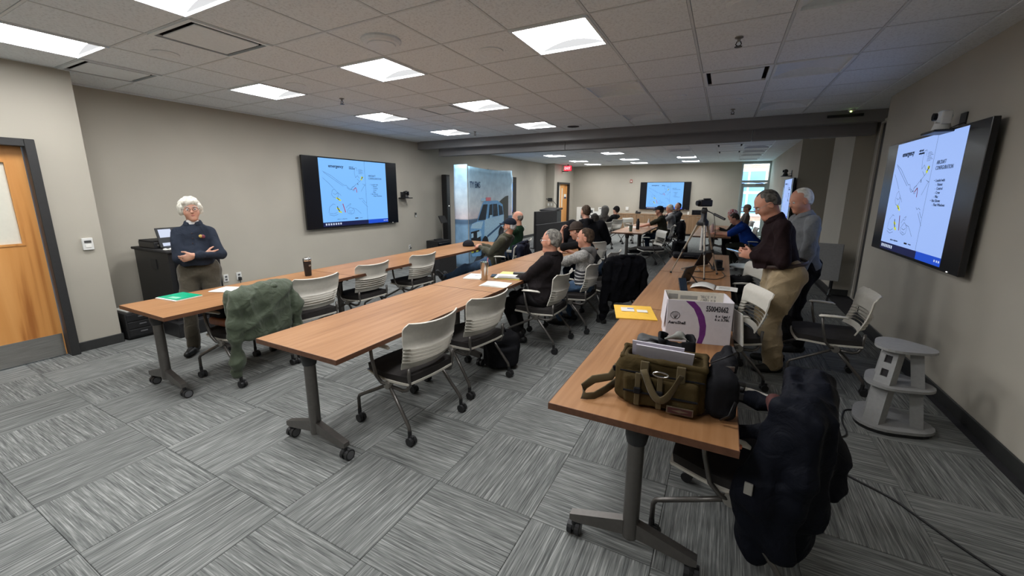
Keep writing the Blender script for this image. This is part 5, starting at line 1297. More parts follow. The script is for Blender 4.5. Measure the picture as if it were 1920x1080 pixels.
# bags on the floor and on seats
def soft_bag(name, lab, cat, loc, rz, size, mat, seed, h=.012):
    o = thing(name, lab, cat, loc, rz); sx, sy, sz = size
    s = SDF(); s.box((0, 0, sz/2), (sx/2, sy/2, sz/2), rad=min(size)*.28, k=.02); s.box((0, -sy*.45, sz*.36), (sx*.38, sy*.18, sz*.3), rad=min(size)*.15, k=.02)
    s.mesh(h, 'body', mat, o, noise=folds(.010, seed, 22))
    b = MB()
    for q in (-1, 1): b.tube([(q*sx*.25, sy*.3, sz*.95), (q*sx*.25, sy*.7, sz*.75), (q*sx*.28, sy*.6, sz*.2)], .016, 6, flat=.3)
    b.build('shoulder_strap', 'rubber', o, smooth=True)
    b = MB(); b.tube([(-.05, 0, sz*.98), (-.04, .0, sz*1.08), (.04, .0, sz*1.08), (.05, 0, sz*.98)], .009, 6); b.build('grab_handle', 'rubber', o, smooth=True)
    return o
soft_bag('backpack', 'black backpack on the floor under the middle-row chair', 'bag', (-1.80, 3.28, .0), .9, (.34, .24, .36), 'bag_black', 31, .01)
soft_bag('backpack', 'black bag on the floor beneath the far-table chairs', 'bag', (-1.0, 12.4, .0), .5, (.4, .3, .36), 'bag_black', 33, .016)
soft_bag('duffel_bag', 'black bag on the seat of the chair beside the tripod table', 'bag', (.25, 5.70, .472), 1.2, (.3, .26, .2), 'bag_black', 34)
o = thing('leather_satchel', 'dark satchel with a brown leather flap on the seat under the green jacket', 'bag', (-3.98, 2.04, .472), L90+.1)
s = SDF(); s.box((0, .06, .10), (.15, .12, .10), rad=.04, k=.02); s.mesh(.01, 'body', 'bag_black', o, noise=folds(.008, 36, 24))
s = SDF(); s.box((-.10, .0, .05), (.07, .12, .035), rad=.02, k=.02); s.mesh(.009, 'flap', plain('leather_brown', (.27, .085, .035, 1), .45).name, o)
o = thing('pouch', 'flat black bag on floor below the far table with the green cup', 'bag', (-2.2, 12.1, 0), .3)
s = SDF(); s.box((0, 0, .06), (.22, .2, .06), rad=.04, k=.02); s.mesh(.018, 'body', 'bag_black', o, noise=folds(.01, 38, 18))
o = thing('folding_table', 'tipped-up grey table with black wheeled legs by the grey wall pier', 'table', (1.42, 8.12, 0), -.25)
b = MB(); b.box((0, 0, .60), (.62, .03, .60), RX(.08), b=.006); b.build('tabletop', 'grey_paint', o)
for sx in (-1, 1):
    b = MB(); b.cyl((sx*.22, .06, .12), (sx*.22, .04, .6), .024, n=10); lg = b.build('leg', 'black_plastic', o)
    b = MB(); b.tube([(sx*.22, .20, .10), (sx*.22, .05, .16), (sx*.22, -.24, .10)], .02, 8, flat=.7); b.build('foot', 'black_plastic', lg)
    b = MB()
    for yy in (.2, -.24): b.cyl((sx*.22-.015, yy, .036), (sx*.22+.015, yy, .036), .036, n=14); b.cyl((sx*.22, yy, .04), (sx*.22, yy, .1), .01, n=6)
    b.build('caster', 'rubber', lg)
# ---------------------------------------------------------------- jackets over chair backs (chair frame: back at -y)
cloth('bomber_green', (.062, .078, .050, 1), .62, 300, .45, .16); cloth('jacket_black', (.006, .006, .008, 1), .9, 300, .3, .2); cloth('coat_navy', (.0045, .0055, .010, 1), .7, 300, .35, .25); cloth('jacket_navy', (.012, .014, .026, 1), .8, 300, .3, .2); cloth('jacket_olive', (.03, .034, .022, 1), .8, 300, .3, .2)
def jacket(name, lab, loc, rz, mat, hem=.42, near=.12, far=.45, seed=1, h=.012, bulk=1.0, w=.24, extra=None, amp=.011, zip_=None, collar=True, y0=-.315):
    o = thing(name, lab, 'jacket', loc, rz); s = SDF(); q = bulk
    s.chain([(-w, y0+.02, .835), (0, y0, .84), (w, y0+.02, .835)], [.055*q, .06*q, .055*q], .03)
    s.box((0, y0-.015, (hem+.85)/2), (w+.01, .075*q, (.85-hem)/2), rad=.06*q, k=.05)
    s.box((0, y0+.085, .69), (w-.01, .045, .17), rad=.04, k=.04)
    for sx in (-1, 1): s.chain([(sx*(w+.0), y0+.10, .82), (sx*(w+.005), y0+.10, .52)], [.05, .045], .04)
    s.chain([(-w-.01, y0, .81), (-w-.045, y0+.0, .6), (-w-.05, y0+.03, near+.08), (-w-.045, y0+.05, near)], [.07*q, .072*q, .062*q, .05*q], .03)
    s.chain([(w+.01, y0, .81), (w+.05, y0-.03, .62), (w+.05, y0-.03, far)], [.07*q, .07*q, .055*q], .03)
    if extra: extra(s)
    s.mesh(h, 'body', mat, o, noise=folds(amp, seed, 32, (1, 1, .45)))
    s = SDF(); q2 = .0 if collar is True else (-.04 if collar is False else collar)
    s.chain([(-.10, y0+.06, .875+q2), (-.09, y0-.03, .885+q2), (.09, y0-.03, .885+q2), (.10, y0+.06, .875+q2)], [.022, .026, .026, .022], .02); s.mesh(h*.8, 'collar', mat, o, noise=folds(.004, seed+1, 30))
    for sx, zz, yy in ((-1, near-.012, y0+.05), (1, far-.012, y0-.03)):
        s = SDF(); s.rc((sx*(w+.047), yy, zz), (sx*(w+.047), yy, zz-.03), .05*q, .045*q, k=.01); s.mesh(h*.8, 'cuff', mat, o, noise=folds(.004, seed+5, 60, (1, 1, .1)))
    if zip_: zip_(o, y0)
    return o
jacket('bomber_jacket', 'green nylon bomber jacket hanging over the chair by the front left table', (-3.89, 2.06, 0), L90+.1, 'bomber_green', .40, .17, .42, 4, .0085, .95, .24, None, .011, None, False)
jacket('jacket', 'black jacket hanging over the chair back in the aisle', (-1.29, 5.47, 0), .85, 'jacket_black', .28, .12, .32, 6, .011, 1.0, .225)
def big(s):
    s.chain([(-.22, -.20, .72), (-.245, -.14, .45), (-.19, -.16, .19)], [.075, .09, .092], .05)
    s.chain([(-.25, -.22, .5), (-.262, -.25, .24)], [.06, .06], .04)
    s.chain([(-.10, -.27, .72), (-.12, -.26, .4), (-.09, -.25, .19)], [.08, .095, .10], .06)
    s.chain([(.14, -.28, .72), (.12, -.29, .5), (.05, -.27, .22)], [.075, .085, .085], .05)
    s.chain([(.18, -.30, .66), (.17, -.35, .50), (.13, -.38, .38), (.09, -.39, .35)], [.06, .075, .06, .04], .04)
    s.chain([(-.16, -.27, .77), (-.15, -.12, .68), (-.12, -.02, .62)], [.05, .045, .035], .03)
    s.chain([(.10, -.28, .78), (.08, -.10, .70), (.16, .03, .66)], [.05, .042, .035], .03)
def coat_zip(o, y0):
    b = MB(); b.box((-.30, -.06, .66), (.012, .03, .02), b=.004); b.build('zip_tab', plain('tab_orange', (.5, .13, .06, 1), .5), o)
    b = MB(); b.box((-.345, -.12, .52), (.012, .03, .05), b=.002); b.build('zip_pull', 'card_grey', o)
    s = SDF(); s.rc((-.06, -.16, .73), (.05, -.13, .74), .035, .035, k=.01); s.mesh(.01, 'lining', plain('lining_red', (.06, .012, .01, 1), .8).name, o)
jacket('winter_coat', 'huge dark navy winter coat heaped over a chair, reaching the floor', (.15, 2.06, 0), L90-.22, 'coat_navy', .30, .40, .45, 9, .0095, .9, .20, big, .009, coat_zip, -.06, -.28)
jacket('jacket', 'navy jacket over the chair behind the reclining man', (-3.20, 6.02, 0), L90+.12, 'jacket_navy', .42, .40, .45, 11, .014, .8, .2)
jacket('jacket', 'black coat over the chair of the white-haired man in grey', (-1.36, 13.0, 0), L90, 'jacket_black', .16, .2, .3, 13, .018, 1.1, .24)
jacket('jacket', 'dark olive jacket over the chair behind the blue polo man', (.62, 10.45, 0), L90, 'jacket_olive', .42, .42, .45, 15, .016, 1.1, .24)
# ================================================================ people (local frame: facing +Y, right hand on +X)
def skin(name, col):
    t = NT(name); t.set(col, .55, 0, .35); t.b.inputs['Subsurface Weight'].default_value = .08; t.b.inputs['Subsurface Radius'].default_value = (.012, .005, .003)
    tc = t.n('ShaderNodeTexCoord'); nz = t.n('ShaderNodeTexNoise'); nz.inputs['Scale'].default_value = 16; nz.inputs['Detail'].default_value = 4; t.l(tc.outputs['Object'], nz.inputs['Vector'])
    c = t.ramp(nz.outputs[0], [(.3, (col[0]*.92, col[1]*.78, col[2]*.74, 1)), (.65, col)]); t.l(c, t.b.inputs['Base Color']); t.bump(nz.outputs[0], .08, .004); MATS[name] = t.m
skin('skin_fair', (.60, .34, .245, 1)); skin('skin_ruddy', (.56, .29, .20, 1)); skin('skin_tan', (.47, .27, .18, 1))
def hairm(name, c0, c1, sc=60):
    t = NT(name); t.set(c0, .75, 0, .25)
    tc = t.n('ShaderNodeTexCoord'); mp = t.n('ShaderNodeMapping'); mp.inputs['Scale'].default_value = (1, .45, .5); t.l(tc.outputs['Object'], mp.inputs[0])
    nz = t.n('ShaderNodeTexNoise'); nz.inputs['Scale'].default_value = sc; nz.inputs['Detail'].default_value = 4; t.l(mp.outputs[0], nz.inputs['Vector'])
    c = t.ramp(nz.outputs[0], [(.35, c0), (.65, c1)]); t.l(c, t.b.inputs['Base Color']); t.bump(nz.outputs[0], .8, .012); MATS[name] = t.m
hairm('hair_white', (.52, .50, .42, 1), (.78, .76, .68, 1), 50); hairm('hair_silver', (.30, .30, .30, 1), (.60, .60, .60, 1)); hairm('hair_grey', (.085, .078, .07, 1), (.25, .235, .205, 1)); hairm('hair_salt', (.03, .026, .022, 1), (.14, .13, .115, 1)); hairm('hair_brown', (.035, .022, .014, 1), (.10, .066, .042, 1)); hairm('hair_dark', (.018, .014, .011, 1), (.06, .048, .04, 1)); hairm('beard_grey', (.2, .19, .18, 1), (.5, .48, .45, 1))
for n_, c_ in dict(shirt_navy=(.022, .028, .042, 1), trousers_olive=(.066, .056, .039, 1), jacket_green=(.058, .056, .036, 1), denim=(.045, .085, .15, 1), denim_dark=(.018, .03, .055, 1), fleece_black=(.016, .013, .014, 1), trousers_black=(.012, .011, .012, 1), shirt_black=(.008, .008, .009, 1), hoodie_black=(.008, .008, .010, 1), hoodie_grey=(.075, .07, .063, 1), jacket_bw=(.012, .012, .013, 1),
              shirt_olive=(.026, .026, .017, 1), shirt_grey=(.20, .20, .20, 1), parka_dark=(.022, .022, .026, 1), polo_blue=(.006, .035, .21, 1), trousers_dark_green=(.018, .02, .015, 1), shirt_maroon=(.016, .0085, .0095, 1), trousers_tan=(.36, .275, .165, 1), jacket_grey=(.17, .18, .19, 1), green_dark=(.012, .035, .018, 1), beanie_brown=(.055, .04, .032, 1), beanie_black=(.01, .009, .009, 1), shirt_brown=(.05, .04, .035, 1)).items(): cloth(n_, c_)
cloth('cap_navy', (.012, .015, .025, 1), .9); cloth('cap_tan', (.20, .16, .11, 1), .9); plain('shoe_black', (.008, .008, .008, 1), .5); plain('shoe_white', (.5, .5, .5, 1), .6); plain('eye_dark', (.03, .025, .02, 1), .2); plain('tee_white', (.62, .6, .58, 1), .8); plain('belt_brown', (.03, .014, .01, 1), .5)
def plaid():
    t = NT('plaid_red'); t.set((.5, .2, .2, 1), .9)
    tc = t.n('ShaderNodeTexCoord'); ck = t.n('ShaderNodeTexChecker'); ck.inputs['Scale'].default_value = 28; ck.inputs['Color1'].default_value = (.40, .07, .08, 1); ck.inputs['Color2'].default_value = (.60, .50, .48, 1)
    t.l(tc.outputs['Object'], ck.inputs[0]); t.l(ck.outputs[0], t.b.inputs['Base Color']); MATS['plaid_red'] = t.m
plaid()
def striped():
    t = NT('hoodie_striped'); t.set((.3, .3, .3, 1), .9, 0, .2)
    tc = t.n('ShaderNodeTexCoord'); sx = t.n('ShaderNodeSeparateXYZ'); t.l(tc.outputs['Object'], sx.inputs[0])
    nz = t.n('ShaderNodeTexNoise'); nz.inputs['Scale'].default_value = 60; t.l(tc.outputs['Object'], nz.inputs['Vector'])
    n2 = t.n('ShaderNodeTexNoise'); n2.inputs['Scale'].default_value = 8; t.l(tc.outputs['Object'], n2.inputs['Vector'])
    marl = t.ramp(nz.outputs[0], [(.35, (.20, .195, .185, 1)), (.65, (.36, .35, .33, 1))])
    ad = t.n('ShaderNodeMath', operation='MULTIPLY_ADD'); t.l(n2.outputs[0], ad.inputs[0]); ad.inputs[1].default_value = .03; t.l(sx.outputs[2], ad.inputs[2])
    ml = t.n('ShaderNodeMath', operation='MULTIPLY'); t.l(ad.outputs[0], ml.inputs[0]); ml.inputs[1].default_value = 150
    sn = t.n('ShaderNodeMath', operation='SINE'); t.l(ml.outputs[0], sn.inputs[0])
    st = t.ramp(sn.outputs[0], [(.45, (.045, .045, .05, 1)), (.6, (.55, .54, .52, 1))])
    lt = t.n('ShaderNodeMath', operation='LESS_THAN'); t.l(ad.outputs[0], lt.inputs[0]); lt.inputs[1].default_value = .76
    mx = t.n('ShaderNodeMix', data_type='RGBA'); t.l(lt.outputs[0], mx.inputs['Factor']); t.l(marl, mx.inputs['A']); t.l(st, mx.inputs['B']); t.l(mx.outputs['Result'], t.b.inputs['Base Color']); t.bump(nz.outputs[0], .2, .005); MATS['hoodie_striped'] = t.m
striped()
V = lambda *a: np.array(a, float)
def nrm(v): return v/max(1e-9, np.linalg.norm(v))
def ik(a, b, l1, l2, pole):
    d = b-a; L = np.linalg.norm(d)
    if L > (l1+l2)*.995: b = a+d/L*(l1+l2)*.995; d = b-a; L = np.linalg.norm(d)
    u = d/L; x = (l1*l1-l2*l2+L*L)/(2*L); hgt = math.sqrt(max(0, l1*l1-x*x))
    p = pole-u*(pole@u); return a+u*x+nrm(p)*hgt, b
def group(s, prims, plane=None, k=.02, kk=.05):
    """smooth union of primitives cut by a plane, as one operation"""
    g = SDF()
    for p in prims: getattr(g, p[0])(*p[1], **p[2])
    lo = np.min([o[1] for o in g.ops], 0); hi = np.max([o[2] for o in g.ops], 0)
    def fn(X, Y, Z):
        D = None
        for f, l, u, k_, sub in g.ops:
            d = f(X, Y, Z)
            if D is None: D = d
            else: hh = np.clip(.5+.5*(D-d)/kk, 0, 1); D = D*(1-hh)+d*hh-kk*hh*(1-hh)
        for pl in (plane or []): D = np.maximum(D, (X-pl[0][0])*pl[1][0]+(Y-pl[0][1])*pl[1][1]+(Z-pl[0][2])*pl[1][2])
        return D
    s._op(fn, lo, hi, k, False)
def hand(s, w, d, n, thumb, sc=1.0, curl=.5, hold=False):
    d = nrm(d); t = nrm(thumb-d*(thumb@d)); n = nrm(n-d*(n@d)-t*(n@t))
    R = np.stack([t, n, d], 1)
    s.el(w+d*.045*sc, V(.042, .019, .055)*sc, R, .012)
    for o, L in ((.030, .068), (.010, .077), (-.011, .071), (-.030, .056)):
        b = w+d*.083*sc+t*o*sc
        c1, c2 = curl*.75, curl*1.9
        m = b+(d*math.cos(c1)+n*math.sin(c1)+t*o*2)*L*.52*sc; e = m+(d*math.cos(c2)+n*math.sin(c2))*L*.55*sc
        s.rc(w+d*.05*sc+t*o*.8*sc, b, .0105*sc, .0098*sc, .006).rc(b, m, .0095*sc, .0088*sc, .003).rc(m, e, .0086*sc, .0074*sc, .003)
    b = w+d*.028*sc+t*.034*sc; m = b+(t*.75+d*.75+n*.35)*.034*sc; e = m+(t*.25+d*.9+n*.45*(1+curl))*.034*sc
    s.rc(w+d*.015*sc+t*.01*sc, b, .014*sc, .0135*sc, .01).rc(b, m, .0125*sc, .011*sc, .005).rc(m, e, .0108*sc, .009*sc, .004)
def person(label, loc, rz, P, group_=None):
    g = P.get; s = g('h', 1.0); fat = g('fat', 1.0); hs = g('res', .013)
    root = thing('person', label, 'person', loc, rz, group_)
    sit = g('sit', True)
    p0 = V(*g('pelvis', (0, -.06, .565) if sit else (0, 0, .95*s)))
    a, sd = math.radians(g('lean', 0)), math.radians(g('side', 0)); tw = math.radians(g('twist', 0))
    zt = nrm(V(math.sin(sd), math.sin(a), math.cos(a)*math.cos(sd)))
    x0 = V(math.cos(tw), math.sin(tw), 0); yt = nrm(np.cross(zt, x0)); xt = np.cross(yt, zt)
    RT = np.stack([xt, yt, zt], 1)
    T = lambda x, y, z: p0+RT@(V(x, y, z)*s)
    hunch = g('hunch', .0)
    neck = T(0, -.01+hunch, .525); sw = g('sw', .175)
    shl = {q: T(q*sw, -.005+hunch*.6, .442-g('shrug', 0)) for q in (-1, 1)}
    hy, hp, hr = [math.radians(v) for v in g('head', (0, 0, 0))]
    RH = np.array(Matrix.Rotation(hy, 3, 'Z') @ Matrix.Rotation(-hp, 3, 'X') @ Matrix.Rotation(hr, 3, 'Y'))
    hdir = nrm(zt*.6+RH[:, 2]*.7)
    hc = neck+hdir*(.148*s)+RH[:, 1]*.022*s
    HS = g('hs', 1.0)
    HD = lambda x, y, z: hc+RH@(V(x, y, z)*HS)
    # limbs
    arms = {}
    for q, nm in ((-1, 'L'), (1, 'R')):
        w = V(*g('hand'+nm, ((q*.2, .25, .62), (0, 1, 0), (0, 0, -1)))[0])
        pole = V(*g('elbow'+nm, (q*.6, -.5, -.8)))
        e, w = ik(shl[q], w, .295*s, .262*s, pole); arms[q] = (e, w)
    legs = {}
    for q, nm in ((-1, 'L'), (1, 'R')):
        hip = p0+V(q*.092*s, .0, -.02) if not sit else p0+V(q*.095*s, .03, -.005)
        f = g('foot'+nm, ((q*.12, .38 if sit else .0, .085), (q*.15, 1, 0)))
        k, an = ik(hip, V(*f[0]), .435*s, .43*s, V(*g('knee'+nm, (q*.08, 1, .35 if sit else 0)))); legs[q] = (hip, k, an, nrm(V(*f[1])))
    # ---- body: one skin surface from head to feet
    b = SDF(); e_ = lambda c, r, k=.02, sub=False: b.el(HD(*c), V(*r)*HS, RH, k, sub)
    r_ = lambda c, d, ra, rb, k=.015, sub=False: b.rc(HD(*c), HD(*d), ra*HS, rb*HS, k, sub)
    e_((0, -.012, .032), (.074, .094, .086)); e_((0, .022, -.025), (.062, .068, .085), .03)
    r_((0, .035, -.045), (0, .058, -.090), .050, .030, .03); e_((-.034, .05, -.025), (.03, .03, .032), .02); e_((.034, .05, -.025), (.03, .03, .032), .02)
    r_((-.032, .072, .026), (.032, .072, .026), .013, .013, .015)
    for q in (-1, 1): e_((q*.031, .094, .008), (.017, .014, .011), .012, True)
    r_((0, .080, .016), (0, .104, -.022), .009, .0125, .010); r_((-.012, .086, -.026), (.012, .086, -.026), .009, .009, .008)
    r_((-.018, .078, -.052), (.018, .078, -.052), .0085, .0085, .006); r_((-.015, .077, -.063), (.015, .077, -.063), .0085, .0085, .005); r_((-.022, .089, -.0575), (.022, .089, -.0575), .0022, .0022, .003, True)
    e_((0, .068, -.088), (.022, .02, .016), .015)
    for q in (-1, 1): e_((q*.077, -.008, -.012), (.010, .021, .033), .006); e_((q*.086, -.002, -.010), (.006, .010, .018), .004, True)
    b.chain([HD(0, -.02, -.05), neck+zt*.012*s, T(0, hunch*.7+.01, .43)], [.052*HS, .053*s, .05*s], .025)
    if g('jowl'): e_((0, .045, -.105), (.05, .045, .03), .03)
    b.chain([T(0, hunch*.6, .40), T(0, hunch*.2, .2), p0], [.06*s, .075*s, .075*s], .05)
    long_ = g('sleeve', 'long') == 'long'
    for q in (-1, 1):
        e, w = arms[q]; hip, k, an, toe = legs[q]
        b.chain([T(0, hunch*.6, .40), shl[q], e, w], [.045*s, .038*s, (.03 if long_ else .043)*s, .027*s], .02)
        nm = 'L' if q < 0 else 'R'; hh = g('hand'+nm, None)
        d = V(*hh[1]) if hh else V(0, 1, 0); n = V(*hh[2]) if hh else V(0, 0, -1)
        th = V(*hh[4]) if hh and len(hh) > 4 else np.cross(n, d)*(-q)*-1
        hand(b, w, d, n, th, s*g('hands', 1.0), hh[3] if hh and len(hh) > 3 else .5)
        b.chain([p0, hip, k, an], [.07*s, .05*s, .042*s, .034*s], .02); dn = nrm(an-k); b.rc(an, an+dn*.035*s+toe*.07*s, .030*s, .02*s, .02)
    b.mesh(min(hs, g('bres', hs)), 'body', g('skin', 'skin_fair'), root)
    # ---- face pieces
    for q in (-1, 1):
        m_ = MB(); m_.sphere(HD(q*.031, .077, .008), .0125*HS, 10, 8); m_.mat(1); m_.sphere(HD(q*.031, .0825, .007), .0078*HS, 8, 6); m_.build('eye', ['tee_white', 'eye_dark'], root, smooth=True)
    if g('brows'):
        m_ = MB()
        for q in (-1, 1): m_.tube([HD(q*.014, .091, .028), HD(q*.03, .090, .033), HD(q*.05, .078, .028)], [.003, .0045, .002], 6)
        m_.build('eyebrows', g('brows'), root, smooth=True)
    if g('lips'):
        m_ = MB(); m_.tube([HD(-.024, .078, -.058), HD(-.01, .088, -.055), HD(.01, .088, -.055), HD(.024, .078, -.058)], [.002, .005, .005, .002], 6); m_.tube([HD(-.02, .08, -.06), HD(0, .087, -.065), HD(.02, .08, -.06)], [.002, .005, .002], 6); m_.build('lips', plain('lip_red', (.42, .12, .11, 1), .5), root, smooth=True)
    # ---- shirt
    sh = SDF(); k_ = g('puff', 1.0); wd = g('wide', 1.0)
    hem = g('hem', -.05)
    group(sh, [('el', (T(0, .0+hunch*.5, .345), V(.168*wd, .112*fat, .19)*s, RT), {}), ('el', (T(0, .012*fat+hunch*.2+g('belly', 0), .14), V(.158*wd*fat, .118*fat+g('belly', 0), .20)*s, RT), {}), ('el', (T(0, 0, .0), V(.17*wd*fat, .125*fat, .15)*s, RT), {}),
               ('rc', (T(0, -.012+hunch*.8, .475), T(sw*.9, -.012+hunch*.6, .44-g('shrug', 0)), .056*s, .060*s), {}), ('rc', (T(0, -.012+hunch*.8, .475), T(-sw*.9, -.012+hunch*.6, .44-g('shrug', 0)), .056*s, .060*s), {}), ('rc', (T(0, -.018+hunch, .50), T(0, .0+hunch, .42), .067*s, .088*s), {})], [(T(0, 0, hem), -zt)], .03)
    for q in (-1, 1):
        e, w = arms[q]; u = nrm(w-e)
        if long_: sh.chain([shl[q]+zt*.004, e, w-u*.012], [.064*s*k_, .054*s*k_, .040*s*k_], .025)
        else: sh.chain([shl[q]+zt*.004, shl[q]+(e-shl[q])*.86], [.066*s*k_, .066*s*k_], .025)
    sh.el(hc+V(0, 0, 0), V(.05, .05, .05)*.1, None, .01, True)
    sh.rc(neck+nrm(hc-neck)*.012*s, hc, .055*s, .070*s, .008, True)
    sh.mesh(hs, 'shirt', g('shirt', 'shirt_black'), root, noise=folds(g('fold', .006)*s, g('seed', 1), 32, (1, 1, .6)))
    if g('collar'):
        c = SDF(); nz_ = nrm(zt*.8+nrm(hc-neck)*.4); xx = xt; yy = np.cross(nz_, xx); pts = []
        for i in range(15):
            t = math.radians(-58+ (360-64)*i/14)+math.radians(0); t = math.radians(122+296*i/14)
            pts.append(neck+nz_*(-.008*s-.012*math.sin(t)*s)+xx*math.cos(t)*.070*s+yy*(math.sin(t)*.070*s+.004))
        c.chain(pts, [.019*s]*15, .01); c.chain([q_+nz_*.022*s-(q_-neck)*.06 for q_ in pts], [.013*s]*15, .012)
        for p in (pts[0], pts[-1]): c.rc(p, p-nz_*.045*s+yy*.012, .014*s, .008*s, .012)
        c.rc(neck-zt*.05, hc, .054*s, .060*s, .006, True)
        c.mesh(hs*.75, 'collar', g('collar') if isinstance(g('collar'), str) else g('shirt'), root)
    if g('undershirt'):
        c = SDF(); c.rc(neck+yt*.028*s-zt*.03*s, neck+yt*.018*s+zt*.008*s, .052*s, .060*s); c.mesh(hs*.8, 'undershirt', 'tee_white', root)
    if g('hood'):
        c = SDF()
        if g('hood') == 'up':
            c.el(hc+RH@V(0, -.022, .022), V(.108, .125, .128), RH, .03); c.rc(hc+RH@V(0, -.04, -.05), neck-zt*.02, .10, .115, .04)
            c.el(hc+RH@V(0, .13, -.02), V(.075, .10, .10), RH, .02, True)
        else:
            c.chain([neck+xt*.095*s+zt*.0+yt*.03, neck-yt*.06*s+xt*.07*s-zt*.01, neck-yt*.085*s-zt*.05*s, neck-yt*.06*s-xt*.07*s-zt*.01, neck-xt*.095*s+yt*.03], [.03*s, .038*s, .05*s, .038*s, .03*s], .03)
            c.rc(neck-yt*.09*s-zt*.02*s, neck-yt*.10*s-zt*.12*s, .06*s, .05*s, .04)
        c.mesh(hs, 'hood', g('hoodmat', g('shirt')), root, noise=folds(.004, 5, 30))
    # ---- trousers and shoes
    tr = SDF(); zp = V(0, 0, 1.0) if sit else zt
    tp = [('el', (p0-V(0, 0, .01), V(.168*wd*fat*g('hips', 1.0), .118*fat, .14)*s), {}), ('rc', (p0-xt*.05*g('hips', 1.0)**2, p0+xt*.05*g('hips', 1.0)**2, .108*s*fat, .108*s*fat), {})]
    group(tr, tp, [(p0+zt*g('waist', .06)*s, zt)], .03)
    for q in (-1, 1):
        hip, k, an, toe = legs[q]; tk = g('leg', 1.0)
        tr.chain([hip, k], [.098*s*tk*fat**.5, .070*s*tk], .03); tr.chain([k, an+(k-an)*.0], [.068*s*tk, (.058)*s*tk], .02)
    if g('cargo'):
        for q in (-1, 1):
            hip, k, an, toe = legs[q]; m_ = hip*.4+k*.6; tr.box(m_+V(q*.085*s, .0, 0), V(.014, .085, .09)*s, None, .012, .01); tr.box(m_+V(q*.088*s, .0, .075), V(.016, .09, .025)*s, None, .008, .006)
    tr.mesh(hs, 'trousers', g('trousers', 'trousers_black'), root, noise=folds(g('fold', .006)*1.2*s, g('seed', 1)+9, 32, (1, 1, .6)))
    if g('belt'):
        c = MB(); c.tube([p0+zt*(g('waist', .06)*s-.005)+yt*g('belly', 0)*.4+xt*math.cos(t)*.178*s*wd*fat+yt*math.sin(t)*(.136*s*fat+g('belly', 0)*.75) for t in [2*PI*i/24 for i in range(24)]], .018, 8, closed=True, flat=.3, upv=zt); c.build('belt', 'belt_brown', root, smooth=True)
    for q in (-1, 1):
        hip, k, an, toe = legs[q]; c = SDF(); upn = nrm(np.cross(np.cross(toe, nrm(k-an)), toe)); so = -upn*.045*s
        c.rc(an+so-toe*.045*s, an+so+toe*.06*s, .042*s, .044*s).rc(an+so+toe*.06*s, an+so*1.15+toe*.165*s, .044*s, .034*s, .02).rc(an+so*.4, an+upn*.03*s, .044*s, .046*s, .02)
        c.plane(an+so-upn*.040*s, -upn); c.mesh(hs*.9, 'shoe', g('shoes', 'shoe_black'), root)
    # ---- hair and headwear
    hr_ = g('hair', 'short'); hm = g('hairmat', 'hair_grey')
    n1 = nrm(RH@V(0, .62, -.78))
    c = SDF()
    if hr_ == 'short':
        c.el(HD(0, -.024, .036), V(.0775, .0985, .0890)*HS, RH).el(HD(0, -.034, -.01), V(.0745, .077, .08)*HS, RH, .03)
        c.el(HD(0, .115, -.03), V(.078, .075, .085)*HS, RH, .012, True)
        for q in (-1, 1): c.el(HD(q*.084, .006, -.020), V(.024, .034, .040)*HS, RH, .010, True)
        c.plane(HD(0, 0, g('hairline', -.012)), n1); c.mesh(min(hs, .009), 'hair', hm, root, noise=folds(.0022, 3, 110, (1, 1, 1)))
    elif hr_ == 'curly':
        for i in range(46):
            th = i*2.39996; z = 1-1.62*(i+.5)/46; r = math.sqrt(max(0, 1-z*z)); v = V(r*math.cos(th), r*math.sin(th), z)
            if v[1] > .35 and v[2] < .42: continue
            c.el(HD(.075*v[0], -.014+.092*v[1], .030+.088*v[2]), V(.034, .034, .032)*HS, RH, .014)
        c.el(HD(0, -.016, .04), V(.086, .100, .095)*HS, RH, .02)
        for q in (-1, 1): c.rc(HD(q*.078, .03, .04), HD(q*.082, -.015, -.025), .024*HS, .028*HS, .02)
        c.rc(HD(-.04, .068, .082), HD(.05, .066, .078), .026*HS, .028*HS, .02)
        c.el(HD(0, .105, -.035), V(.066, .066, .088)*HS, RH, .01, True)
        c.mesh(.007, 'hair', hm, root, noise=folds(.004, 13, 95, (1, 1, 1)))
    elif hr_ == 'fringe':
        c.el(HD(0, -.022, .010), V(.080, .092, .085)*HS, RH); c.el(HD(0, .06, .065), V(.09, .12, .075)*HS, RH, .02, True); c.el(HD(0, .115, -.03), V(.078, .075, .085)*HS, RH, .012, True)
        c.plane(HD(0, 0, -.012), n1); c.plane(HD(0, 0, .055), RH[:, 2]); c.mesh(min(hs, .01), 'hair', hm, root, noise=folds(.002, 3, 90, (1, 1, 1)))
    elif hr_ == 'long':
        c.el(HD(0, -.02, .03), V(.088, .104, .098)*HS, RH).rc(HD(0, -.05, 0), HD(0, -.06, -.13), .085*HS, .075*HS, .03); c.el(HD(0, .115, -.03), V(.07, .075, .085)*HS, RH, .012, True)
        c.mesh(min(hs, .012), 'hair', hm, root, noise=folds(.004, 3, 60, (1, 1, .5)))
    hat = g('hat')
